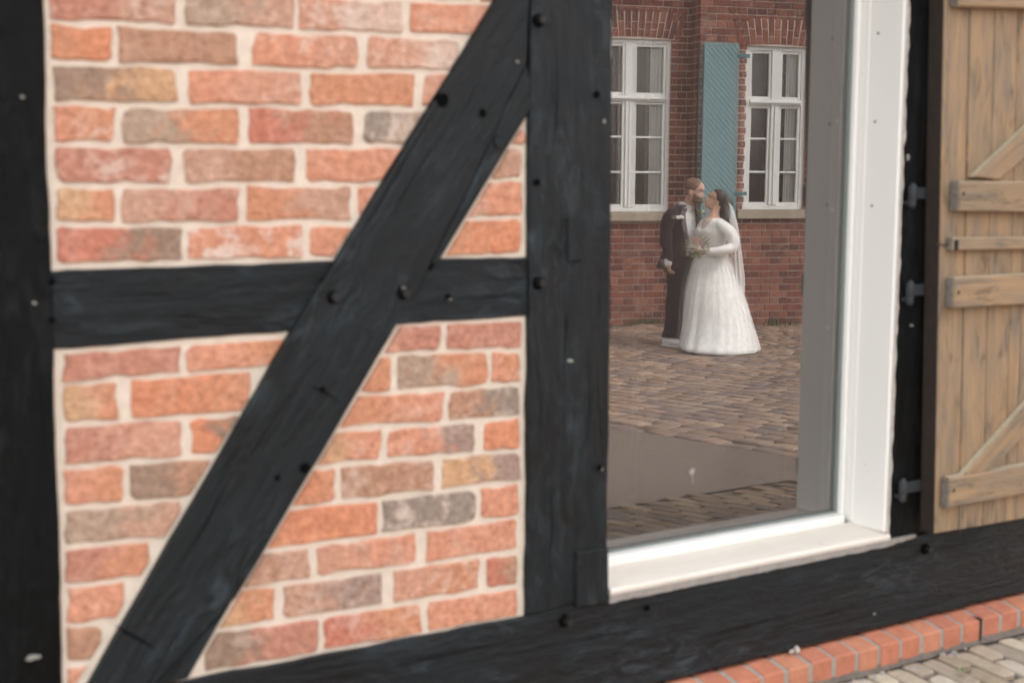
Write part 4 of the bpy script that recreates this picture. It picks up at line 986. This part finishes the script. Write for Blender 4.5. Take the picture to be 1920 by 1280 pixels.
# ---------------- groom
groom = thing('person', 'bearded man in dark suit with white pocket square, kissing the woman in white', 'person', (cx0, cy0, GZ), crz)
def gb(mb, name, m, parent=groom, **k): return mb.build(name, M[m], parent, flip=True, **k)
Fg = Vector((.80, -.60, 0)); Lg = Vector((-.60, -.80, 0)); Z = Vector((0, 0, 1))
tx = lambda x: (x - 300) * S
def ring_g(x, z, a, b, y=0, n=40, f=None, p=.92): return ell((tx(x), y, z), Fg * b, Lg * a, n, f=f, p=p)
ear_g = (tx(334), -.055, 1.668); hm = head_mx(ear_g, (.975, -.16, 0), R(11), 1.08)
mb = MB(); mb.loft(xf(head_rings('m'), hm), True, True) if False else None
hr = head_rings('m', 1.08); mb.loft(xf(hr, hm), True, True)
for sy in (-1, 1):
    mb.loft(xf([ell((-.02 * 1.08 + dx, sy * (.076 + dy), .42 * .253), Vector((.019 * k, 0, .004)), Vector((-.006, 0, .034 * k)), 10) for dx, dy, k in ((0, -.012, .7), (-.004, 0, .9), (-.009, .010, 1), (-.012, .013, .8))], hm), True, True)
mb.loft([ell(c, Vector((r, 0, 0)), Vector((0, r * .95, 0)), 20) for c, r in (((tx(292), 0, 1.45), .085), ((tx(298), -.01, 1.50), .068), ((tx(308), -.03, 1.56), .060), ((tx(322), -.045, 1.61), .060), ((tx(330), -.05, 1.64), .055))], True, True)
tor = [ring_g(x, z, a, b) for x, z, a, b in ((235, .86, .14, .10), (238, .95, .165, .115), (250, 1.1, .155, .11), (260, 1.3, .175, .115), (265, 1.42, .18, .10), (275, 1.49, .12, .075))]
mb.loft(tor, True, True)
sh_n = Vector((tx(265), 0, 1.47)) + Lg * .19; sh_f = Vector((tx(265), 0, 1.47)) - Lg * .19
near = [Vector((tx(265), 0, 1.445)) + Lg * .10, Vector((tx(265), 0, 1.42)) + Lg * .182, Vector((tx(168), -.18, 1.33)), Vector((tx(160), -.20, 1.17)), Vector((tx(172), -.225, 1.05)), Vector((tx(178), -.24, .945))]
far = [Vector((tx(265), 0, 1.445)) - Lg * .10, Vector((tx(265), 0, 1.42)) - Lg * .182, Vector((tx(360), .19, 1.32)), Vector((tx(395), .19, 1.18)), Vector((tx(450), .10, 1.17)), Vector((tx(505), .02, 1.14))]
mb.tube(near, [.05, .052, .05, .045, .038, .027]); mb.tube(far, [.05, .052, .05, .045, .038, .027])
hand(mb, near[-1] + Vector((0, 0, -.025)), (.12, -.1, -1), (.9, .3, 0), 1.02, .62, 1)
hand(mb, far[-1], (.8, -.35, -.1), (-.3, -.9, 0), 1.0, .35, -1)
hipn = Vector((tx(222), -.085, .86)); hipf = Vector((tx(262), .075, .86))
legn = [hipn, Vector((tx(210), -.12, .5)), Vector((tx(200), -.16, .07))]; legf = [hipf, Vector((tx(270), .06, .5)), Vector((tx(262), .07, .07))]
for L_ in (legn, legf): mb.tube(L_, [.085, .055, .036]); mb.tube([L_[-1], L_[-1] + Vector((.05, -.03, -.035)), L_[-1] + Vector((.13, -.05, -.045))], [.035, .034, .028], flat=.8)
body = gb(mb, 'body', 'skin1', recalc=True, smooth=True); remesh(body)
# hair, beard
def hairoff(t, a, x, y):
    aa = abs(math.degrees(math.atan2(y, x)))         # 0 = front
    hl = .90 - .03 * (1 - min(1, aa / 45)) if aa < 45 else (.86 - (aa - 45) * .009 if aa < 75 else (.50 if aa < 100 else .30 - max(0, aa - 130) * .002))
    k = (t - hl) / .06; k = max(-1, min(1, k)); base = .004 if aa > 60 and t < .60 else .010
    return base * k if k > 0 else .006 * k - .002
mb = MB(); mb.loft(xf(interp(head_rings('m', 1.08, hairoff), 2), hm), True, True); ho = gb(mb, 'hair', 'hair1', recalc=True, smooth=True)
def beardoff(t, a, x, y):
    aa = abs(math.degrees(math.atan2(y, x))); up_ = .27 + max(0, aa - 25) * .0026
    k = (up_ - t) / .05
    if aa > 98: k = -1
    if abs(y) < .02 and .195 < t < .245 and x > 0: k = -.5
    k = max(-1, min(1, k)); return (.020 if t < .15 else .009) * k if k > 0 else .006 * k - .002
mb = MB(); rb = head_rings('m', 1.08, beardoff); mb.loft(xf(interp(rb, 2), hm), True, True); gb(mb, 'beard', 'beard', recalc=True, smooth=True)
for sy in (-1, 1):
    mb = MB(); mb.tube([hm @ Vector((.090, sy * .018, .143)), hm @ Vector((.090, sy * .034, .146)), hm @ Vector((.078, sy * .05, .140))], [.003, .004, .0025], 6); gb(mb, 'eyebrow', 'beard', smooth=True)
# trousers, shoes
mb = MB()
hips = [ring_g(x, z, a, b) for x, z, a, b in ((238, 1.0, .178, .125), (236, .93, .19, .135), (236, .86, .19, .14), (238, .80, .17, .13))]
mb.loft(hips, True, True)
for L_, sd_ in ((legn, 1), (legf, 5)):
    rs = []
    for i in range(26):
        t = i / 25; z = .92 - t * (.92 - .10); q = L_[0].lerp(L_[1], t / .5) if t < .5 else L_[1].lerp(L_[2], (t - .5) / .5)
        r = .105 - .026 * min(1, t / .35) if t < .9 else .083 + .004 * (t - .9) / .1
        rs.append(ell((q.x + .01, q.y, z), Fg * (r * 1.08 + (.012 if t > .93 else 0)), Lg * r * .92, 24))
    rs = fold(rs, .011, 7, 5, sd_); mb.loft(rs, True, True)
tr = gb(mb, 'trousers', 'suit', recalc=True, smooth=True)
for L_, dx in ((legn, 0), (legf, 0)):
    b = L_[2]; d = Vector((.86, -.50, 0)) if L_ is legn else Vector((.9, -.2, 0)); s_ = Vector((-d.y, d.x, 0)).normalized(); d.normalize(); st_ = b - d * .09; st_.z = 0
    prof = [(0, .024, .045, .085), (.02, .036, .05, .10), (.07, .042, .045, .115), (.13, .045, .04, .108), (.18, .050, .036, .085), (.235, .052, .03, .066), (.28, .045, .026, .055), (.31, .026, .02, .04)]
    rs = []
    for x, w_, zc, h in prof: rs.append([st_ + d * x + s_ * (w_ * math.cos(a_)) + Z * (.014 + (h - .014) * (math.sin(a_) * .5 + .5) ** (.8)) for a_ in [2 * math.pi * j / 16 for j in range(16)]])
    mb = MB(); mb.loft(rs, True, True); s1_ = gb(mb, 'shoe', 'shoe', recalc=True, smooth=True)
    mb = MB(); mb.loft([[st_ + d * (-.004 + (x_ * 1.02)) + s_ * (w_ * 1.06 * sg) + Z * z for sg, z in ((-1, .0), (1, .0), (1, .018), (-1, .018))] for x_, w_, _, _ in prof], True, True); mb.build('sole', M['sole'], s1_, flip=True, recalc=True)
# shirt
mb = MB(); rs = [ring_g(x, z, a, b) for x, z, a, b in ((240, .98, .180, .128), (250, 1.1, .175, .128), (260, 1.25, .185, .134), (264, 1.38, .185, .128), (270, 1.46, .15, .105), (278, 1.50, .10, .08), (288, 1.525, .072, .068))]
mb.loft(fold(interp(rs, 5), .010, 12, 9, 3), True, True); shirt = gb(mb, 'shirt', 'shirt', recalc=True, smooth=True)
mb = MB(); rs = [ell((tx(288) + dx, -.006, z), Fg * r * 1.02, Lg * r, 30, R(9), R(351), closed=False) for z, r, dx in ((1.505, .083, 0), (1.535, .076, .006), (1.565, .069, .012), (1.57, .073, .012), (1.54, .083, .006), (1.51, .095, 0))]
for r_ in rs:
    for p in r_: p.z -= .035 * max(0, (p - Vector((tx(288), 0, p.z))).dot(Fg) / .08)
mb.loft(rs, False, False); gb(mb, 'collar', 'shirt', shirt, smooth=True)
for zz in (1.42, 1.34, 1.26, 1.18):
    c = Vector((tx(263), 0, zz)) + Fg * .138; mb = MB(); mb.ball(c, .005, 6, 4); gb(mb, 'button', 'whitef', shirt)
# jacket: open shell with lapels
def gap(z): return R(13 + 20 * max(0, min(1, (z - 1.05) / .35))) if z > 1.02 else R(13 + (1.02 - z) * 40)
JR = [(236, .845, .232, .175), (238, .90, .226, .165), (244, 1.0, .212, .152), (251, 1.1, .192, .148), (258, 1.22, .195, .152), (262, 1.34, .198, .15), (265, 1.42, .198, .138), (268, 1.475, .180, .118), (274, 1.51, .14, .098), (284, 1.535, .095, .082)]
mb = MB(); raw = interp([[Vector((x, z, 0)), Vector((a, b, 0))] for x, z, a, b in JR], 4); rs = []
for q, w_ in raw:
    x, z, a, b = q.x, q.y, w_.x, w_.y; gz_ = gap(z); back = .075 * max(0, (1.08 - z) / .24) ** 1.5
    ring = []
    for j in range(48):
        an = gz_ + (2 * math.pi - 2 * gz_) * j / 47; bb = b + back * max(0, -math.cos(an)) ** 2
        ring.append(Vector((tx(x), 0, z)) + Fg * (bb * math.copysign(abs(math.cos(an)) ** .92, math.cos(an))) + Lg * (a * math.copysign(abs(math.sin(an)) ** .92, math.sin(an))) - Z * (.02 * max(0, -math.cos(an)) * (1 if z > 1.4 else 0)) * 0)
    rs.append(ring)
rs = fold(rs, .010, 8, 5, 2)
inner = [[p + (Vector((tx(262), 0, p.z)) - p).normalized() * .012 for p in r] for r in rs]
full = [r + ri[::-1] for r, ri in zip(rs, inner)]
mb.loft(full, True, True)
jk = gb(mb, 'jacket', 'suit', recalc=True, smooth=True)
mb = MB()
for pts, rad in ((near, [.060, .080, .070, .064, .057, .050]), (far, [.060, .080, .070, .064, .057, .046])):
    p_, r_ = dense(pts, rad, 6); s0_ = len(mb.v); mb.tube(p_, r_, 20, True, 1.0)
    for i in range(s0_, len(mb.v)):
        v = Vector(mb.v[i]); d_ = nz(v.x * 12, v.y * 12, v.z * 18) * .020; mb.v[i] = (v.x + d_, v.y + d_ * .5, v.z)
gb(mb, 'sleeves', 'suit', jk, recalc=True, smooth=True)
for sgn in (1, -1):              # lapels
    mb = MB(); rs = []
    for i in range(16):
        t = i / 15; z = 1.50 - t * .40; wdt = R(5 + 23 * math.sin(min(1, t * 2.2) * math.pi / 2) * (1 - t) + 1)
        x = 276 - 26 * min(1, t * 1.2); row_in = []; gz_ = gap(z)
        a = .208 if z < 1.42 else .208 - (z - 1.42) * 1.0; b = .160 if z < 1.42 else .16 - (z - 1.42) * .62
        for an, o_ in ((gz_ - .02, .0), (gz_ + wdt * .5, .008), (gz_ + wdt, .005), (gz_ + wdt, -.012), (gz_ - .02, -.012)):
            row_in.append(Vector((tx(262 if z < 1.45 else x), 0, z)) + Fg * ((b + o_) * math.cos(an)) + Lg * ((a + o_) * math.sin(an) * sgn))
        rs.append(row_in)
    mb.loft(rs, True, True); gb(mb, 'lapel', 'suit', jk, recalc=True, smooth=True)
def on_jacket(an, z, o_=.0): return Vector((tx(262), 0, z)) + Fg * ((.152 + o_) * math.cos(an)) + Lg * ((.200 + o_) * math.sin(an))
mb = MB()
for k in range(5):
    c = on_jacket(R(44 + k * 4.5), 1.40 + .008 * math.sin(k * 1.7), .016); mb.ball(c, (.022, .014, .021 - .003 * abs(k - 2)), 8, 5, .003)
gb(mb, 'pocket_square', 'whitef', jk, smooth=True)
mb = MB(); c = near[-1]; mb.tube([c + Vector((-.005, .005, .01)), c + Vector((.003, -.003, -.048))], [.043, .041], 18); gb(mb, 'shirt_cuff', 'shirt', shirt, recalc=True, smooth=True)
for k in range(7):
    c = Vector((tx(401) + random.uniform(-.02, .02), -.10 + random.uniform(-.02, .02), (1170 - 268) * S + random.uniform(-.03, .03)))
    mb = MB(); mb.ball(c, random.uniform(.010, .018), 8, 5, .003); gb(mb, 'boutonniere_flower', ['yellow', 'cream', 'sage'][k % 3], jk, smooth=True)

# ---------------- bride
bride = thing('person', 'dark-haired woman in long white dress with a sheer veil, facing up to the man', 'person', (cx0, cy0, GZ), crz)
def bb_(mb, name, m, parent=bride, **k): return mb.build(name, M[m], parent, flip=True, **k)
Fb = Vector((-.86, -.51, 0)); Lb = Vector((.51, -.86, 0)); BY = -.13
bx = lambda x: (x - 300) * .0016
def ring_b(x, z, a, b, y=BY, n=40, p=.95): return ell((bx(x), y, z), Fb * b, Lb * a, n, p=p)
ear_b = (bx(486), -.085, 1.560); hmb = head_mx(ear_b, (-.975, -.18, 0), R(-27), .98)
mb = MB(); mb.loft(xf(head_rings('f', .98), hmb), True, True)
for sy in (-1, 1):
    mb.loft(xf([ell((-.02 + dx, sy * (.070 + dy), .42 * .23), Vector((.016 * k, 0, .003)), Vector((-.005, 0, .029 * k)), 10) for dx, dy, k in ((0, -.012, .7), (-.004, 0, .9), (-.008, .009, 1), (-.01, .012, .8))], hmb), True, True)
mb.loft([ell(c, Vector((r, 0, 0)), Vector((0, r * .95, 0)), 20) for c, r in (((bx(470), BY, 1.37), .085), ((bx(472), BY, 1.42), .058), ((bx(480), -.12, 1.47), .050), ((bx(492), -.115, 1.52), .052), ((bx(498), -.11, 1.55), .05))], True, True)
mb.loft([ring_b(x, z, a, b) for x, z, a, b in ((470, .8, .16, .13), (470, .95, .165, .13), (468, 1.05, .14, .11), (466, 1.2, .15, .115), (466, 1.3, .155, .115), (468, 1.36, .15, .09), (470, 1.395, .09, .07))], True, True)
bn_ = Vector((bx(468), BY, 1.355)) + Lb * .165; bf_ = Vector((bx(468), BY, 1.355)) - Lb * .165
bnear = [Vector((bx(468), BY, 1.345)) + Lb * .10, Vector((bx(468), BY, 1.325)) + Lb * .165, Vector((bx(590), -.32, 1.22)), Vector((bx(600), -.36, 1.10)), Vector((bx(520), -.42, 1.055)), Vector((bx(432), -.43, 1.045))]
bfar = [Vector((bx(468), BY, 1.345)) - Lb * .10, Vector((bx(468), BY, 1.325)) - Lb * .165, Vector((bx(385), -.02, 1.22)), Vector((bx(375), -.08, 1.11)), Vector((bx(380), -.24, 1.05)), Vector((bx(392), -.33, 1.04))]
mb.tube(bnear, [.04, .045, .046, .04, .034, .024]); mb.tube(bfar, [.04, .045, .046, .04, .034, .024])
hand(mb, bnear[-1], (-1, -.05, -.12), (-.1, .6, .5), .88, .62, -1); hand(mb, bfar[-1], (-.4, -.8, -.1), (.5, -.5, .4), .88, .6, 1)
for sg in (-1, 1):
    h_ = Vector((bx(475), BY, .85)) + Lb * (.075 * sg); mb.tube([h_, h_ + Vector((0, 0, -.38)), h_ + Vector((0, .0, -.78))], [.085, .055, .035]); mb.tube([h_ + Vector((0, 0, -.79)), h_ + Fb * .13 + Vector((0, 0, -.82))], [.034, .026])
bdy = bb_(mb, 'body', 'skin2', recalc=True, smooth=True); remesh(bdy)
mb = MB(); mb.tube([hmb @ Vector((.088, -.016, .0525)), hmb @ Vector((.094, 0, .053)), hmb @ Vector((.088, .016, .0525))], [.003, .0048, .003], 8); bb_(mb, 'lips', 'lips', smooth=True)
for sy in (-1, 1):
    mb = MB(); mb.tube([hmb @ Vector((.085, sy * .018, .125)), hmb @ Vector((.084, sy * .034, .128)), hmb @ Vector((.072, sy * .047, .122))], [.002, .003, .002], 6); bb_(mb, 'eyebrow', 'hair2', smooth=True)
    mb = MB(); mb.tube([hmb @ Vector((.077, sy * .022, .108)), hmb @ Vector((.078, sy * .032, .1055)), hmb @ Vector((.070, sy * .043, .108))], [.0012, .002, .0015], 6); bb_(mb, 'eyelashes', 'hair2', smooth=True)
def bhair(t, a, x, y):
    aa = abs(math.degrees(math.atan2(y, x))); hl = .86 - .12 * max(0, min(1, (aa - 20) / 60)) if aa < 70 else (.60 if aa < 84 else (.50 if aa < 112 else .14))
    k = (t - hl) / .06; k = max(-1, min(1, k)); return (.020 if aa > 80 else .014) * k if k > 0 else .006 * k - .002
mb = MB(); mb.loft(xf(interp(head_rings('f', .98, bhair), 2), hmb), True, True); hb = bb_(mb, 'hair', 'hair2', recalc=True, smooth=True)
mb = MB(); hp_ = [(bx(540), -.10, 1.60), (bx(556), -.10, 1.55), (bx(548), -.11, 1.49), (bx(545), -.10, 1.44), (bx(550), -.09, 1.36), (bx(548), -.08, 1.26)]
p_, r_ = dense(hp_, [.055, .070, .062, .052, .045, .02], 5); rs = []
s0_ = 0; mb.tube(p_, r_, 24)
for i in range(len(mb.v)):
    v = Vector(mb.v[i]); n_ = nz(v.x * 40, v.y * 40, v.z * 9) * .012; mb.v[i] = (v.x + n_, v.y + n_, v.z)
bb_(mb, 'hair_length', 'hair2', hb, recalc=True, smooth=True)
mb = MB(); mb.tube([hmb @ Vector((-.12, 0, .15)), hmb @ Vector((-.14, -.03, .16))], .012, 8); bb_(mb, 'hair_clip', 'whitef', hb, smooth=True)
# dress bodice
mb = MB(); rs = []
BR = [(468, .99, .182, .148), (467, 1.04, .158, .130), (466, 1.11, .160, .130), (465, 1.19, .18, .152), (465, 1.25, .186, .160), (466, 1.31, .18, .135), (468, 1.36, .172, .108), (470, 1.392, .12, .08)]
for x, z, a, b in BR: rs.append(ring_b(x, z, a, b, n=48))
rs = interp(rs, 5)
for r in rs:                     # lower, heart shaped front neckline
    for p in r:
        q = p - Vector((bx(467), BY, p.z)); ff = max(0, q.normalized().dot(Fb)); lat = q.dot(Lb)
        lim = 1.40 - .125 * max(0, (ff - .55) / .45) ** .8 - .022 * math.exp(-(lat / .02) ** 2) * (1 if ff > .7 else 0)
        if p.z > lim:
            p.z = lim
mb.loft(fold(rs, .005, 14, 14, 8), True, True); dr = bb_(mb, 'dress', 'lace', recalc=True, smooth=True)
mb = MB(); rs = []                # sheer lace yoke
for x, z, a, b in ((466, 1.27, .183, .148), (466, 1.31, .176, .131), (468, 1.355, .165, .106), (470, 1.385, .118, .082), (471, 1.40, .085, .07)): rs.append(ring_b(x, z, a * 1.0, b * 1.0, n=36))
mb.loft(interp(rs, 3), True, False)
M['sheer'] = veil_mat(.12, .30); M['sheer'].name = 'sheer_lace'
bb_(mb, 'lace_yoke', 'sheer', dr, recalc=True, smooth=True)
for pts, rad in ((bnear, [.045, .062, .066, .060, .048, .036]), (bfar, [.045, .058, .058, .052, .045, .034])):
    mb = MB(); p_, r_ = dense(pts, rad, 8); mb.tube(p_, r_, 20)
    for i in range(len(mb.v)):
        v = Vector(mb.v[i]); n_ = nz(v.x * 30, v.y * 20, v.z * 30) * .006; mb.v[i] = (v.x + n_, v.y, v.z + n_)
    bb_(mb, 'sleeve', 'dress', dr, recalc=True, smooth=True)
mb = MB(); pts = [Vector((bx(468), BY, 1.398 - .022 * max(0, math.cos(a)))) + Fb * (.082 * math.cos(a)) + Lb * (.10 * math.sin(a)) for a in [R(-80 + i * 8) for i in range(21)]]
mb.tube(pts, .0055, 8); bb_(mb, 'neck_trim', 'lace', dr, smooth=True)
mb = MB(); mb.ball(Vector((bx(425), BY - .06, 1.335)) + Fb * .06, .007, 6, 4); bb_(mb, 'pendant', 'whitef')
# skirt with train
SK = [(468, 1.02, .164, .136, 0, BY), (470, .97, .180, .152, 0, BY - .01), (474, .88, .215, .19, 0, BY - .02), (480, .77, .250, .22, 0, BY - .04), (486, .64, .285, .26, .02, BY - .07), (499, .46, .325, .31, .04, BY - .11), (513, .28, .355, .34, .06, BY - .17), (524, .12, .380, .39, .10, BY - .24), (530, .04, .390, .44, .13, BY - .29), (531, .0, .380, .44, .14, BY - .30)]
raw = interp([[Vector((x, z, h)), Vector((d, sk, y))] for x, z, h, d, sk, y in SK], 5); rs = []
for q, w_ in raw:
    x, z, h = q; d, sk, y = w_; ring = []; dn = max(0, min(1, (1.0 - z) / .9))
    for j in range(120):
        a = 2 * math.pi * j / 120; k = 1 + dn * (.014 * math.sin(a * 13 + 5 * nz(math.cos(a) * 2, math.sin(a) * 2, 1)) + .012 * math.sin(a * 23 + 1.3 + 3 * nz(z * 2, 3, math.sin(a))) + .07 * nz(math.cos(a) * 3, math.sin(a) * 3, z * .8) + .03 * nz(math.cos(a) * 9, math.sin(a) * 9, z * .7))
        ring.append(Vector((bx(x), y, max(z, .004))) + Vector((h, -sk, 0)) * (math.cos(a) * k) + Vector((sk * .8, d, 0)) * (math.sin(a) * k))
    rs.append(ring)
mb = MB(); mb.loft(rs, True, True); sk_ = bb_(mb, 'skirt', 'dress', dr, recalc=True, smooth=True)
mb = MB(); rt_ = []
for i, r0_ in enumerate(rs[4:]):
    c = sum(r0_, Vector()) / len(r0_); q_ = []
    for j, p in enumerate(r0_):
        d_ = p - c; a = 2 * math.pi * j / 120; e_ = 1.045 + .025 * nz(math.cos(a) * 7, math.sin(a) * 7, c.z * 1.1) + .012 * math.sin(a * 31 + 4 * nz(a, 2)); v = c + Vector((d_.x, d_.y, 0)) * e_
        v.z = p.z + .006 if i < len(rs) - 6 else max(.003, .012 + .016 * nz(math.cos(a) * 9, math.sin(a) * 9, 5)); q_.append(v)
    rt_.append(q_)
M['tulle'] = veil_mat(.32, .52); M['tulle'].name = 'tulle_overlay'
mb.loft(rt_, True, False); bb_(mb, 'tulle_layer', 'tulle', sk_, recalc=True, smooth=True)
# veil
mb = MB(); rs = []
VE = [(575, 1.57, .022), (592, 1.50, .035), (605, 1.40, .05), (618, 1.27, .065), (630, 1.08, .075), (640, .90, .085), (648, .72, .10), (645, .59, .11)]
for q, w_ in interp([[Vector((x, z, 0)), Vector((r, 0, 0))] for x, z, r in VE], 5):
    z = q.y; r = w_.x; ring = []
    for j in range(40):
        a = R(-175 + 190 * j / 39); k = 1 + .06 * math.sin(a * 9) + .22 * nz(a * 2, z * 1.5); ring.append(Vector((bx(q.x) - .01, -.12, z)) + Vector((.72, .2, 0)) * (r * k * math.cos(a)) + Vector((0, 1.7, 0)) * (r * k * math.sin(a)))
    rs.append(ring)
mb.loft(rs, False, False); bb_(mb, 'veil', 'veil', smooth=True)

# ---------------- bouquet
bc = Vector((bx(368), -.46, 1.10))
bq = thing('bouquet', 'round bouquet of pink and cream roses held between the couple', 'bouquet', (cx0, cy0, GZ), crz)
bq.location = Matrix.Translation((cx0, cy0, GZ)) @ Matrix.Rotation(crz, 4, 'Z') @ Vector((-bc.x, bc.y, bc.z))
def qb(mb, name, m, **k): return mb.build(name, M[m], bq, flip=True, **k)
def rose(c, r, m):
    mb = MB(); c = Vector(c); mb.ball(c, r * .62, 9, 6, r * .05)
    for k in range(9):
        a = k * 2.4; el = -.2 + .1 * k; d = Vector((math.cos(a) * math.cos(el), math.sin(a) * math.cos(el), math.sin(el))); s_ = d.cross(Z).normalized(); u_ = s_.cross(d)
        o_ = c + d * r * .5; mb.add([o_ - s_ * r * .55 - u_ * r * .4, o_ + s_ * r * .55 - u_ * r * .4, o_ + s_ * r * .5 + d * r * .3 + u_ * r * .4, o_ + d * r * .45 + u_ * r * .55, o_ - s_ * r * .5 + d * r * .3 + u_ * r * .4], [(0, 1, 2, 3, 4)])
    qb(mb, 'rose', m, smooth=False)
for dx, dz, dy, r, m in ((-.03, .055, -.05, .034, 'pink'), (.035, .035, -.065, .034, 'pink'), (.055, .0, -.06, .026, 'pink'), (-.005, .0, -.09, .030, 'cream'), (.01, -.045, -.08, .026, 'yellow'), (-.065, .0, -.06, .032, 'whitef'), (-.045, -.05, -.055, .028, 'cream'), (-.02, -.02, -.085, .024, 'pink'), (.02, .075, -.03, .028, 'pink'), (-.07, .045, -.02, .028, 'whitef'), (.075, -.035, -.03, .024, 'cream'), (-.05, .075, .01, .03, 'cream'), (.06, .06, .0, .03, 'pink'), (0, .02, .07, .03, 'cream')):
    rose((dx, dy, dz), r, m)
mb = MB(); mw = MB()
for i in range(420):
    d = Vector((random.gauss(0, 1), random.gauss(0, 1) - .3, random.gauss(0, 1))).normalized(); p = Vector((d.x * .125, d.y * .10, d.z * .105)) * random.uniform(.7, 1.08); l = random.uniform(.015, .034)
    s_ = d.cross(Vector((random.random(), random.random(), 1))).normalized() * l * .3; e = p + (d + Vector((0, 0, random.uniform(-.3, .5)))).normalized() * l
    mb.add([p, (p + e) / 2 + s_, e, (p + e) / 2 - s_], [(0, 1, 2, 3)])
    if i % 2: mw.ball(p + d * .012, random.uniform(.004, .007), 5, 4)
qb(mb, 'foliage', 'sage'); qb(mw, 'small_white_flowers', 'whitef')
mb = MB(); 
for k in range(9): mb.tube([(random.uniform(-.02, .02), random.uniform(-.02, .02), -.05), (.02 + random.uniform(-.006, .006), .04 + random.uniform(-.006, .006), -.09), (.03 + random.uniform(-.015, .015), .05 + random.uniform(-.015, .015), -.125)], .004, 5)
qb(mb, 'stems', 'leaf')
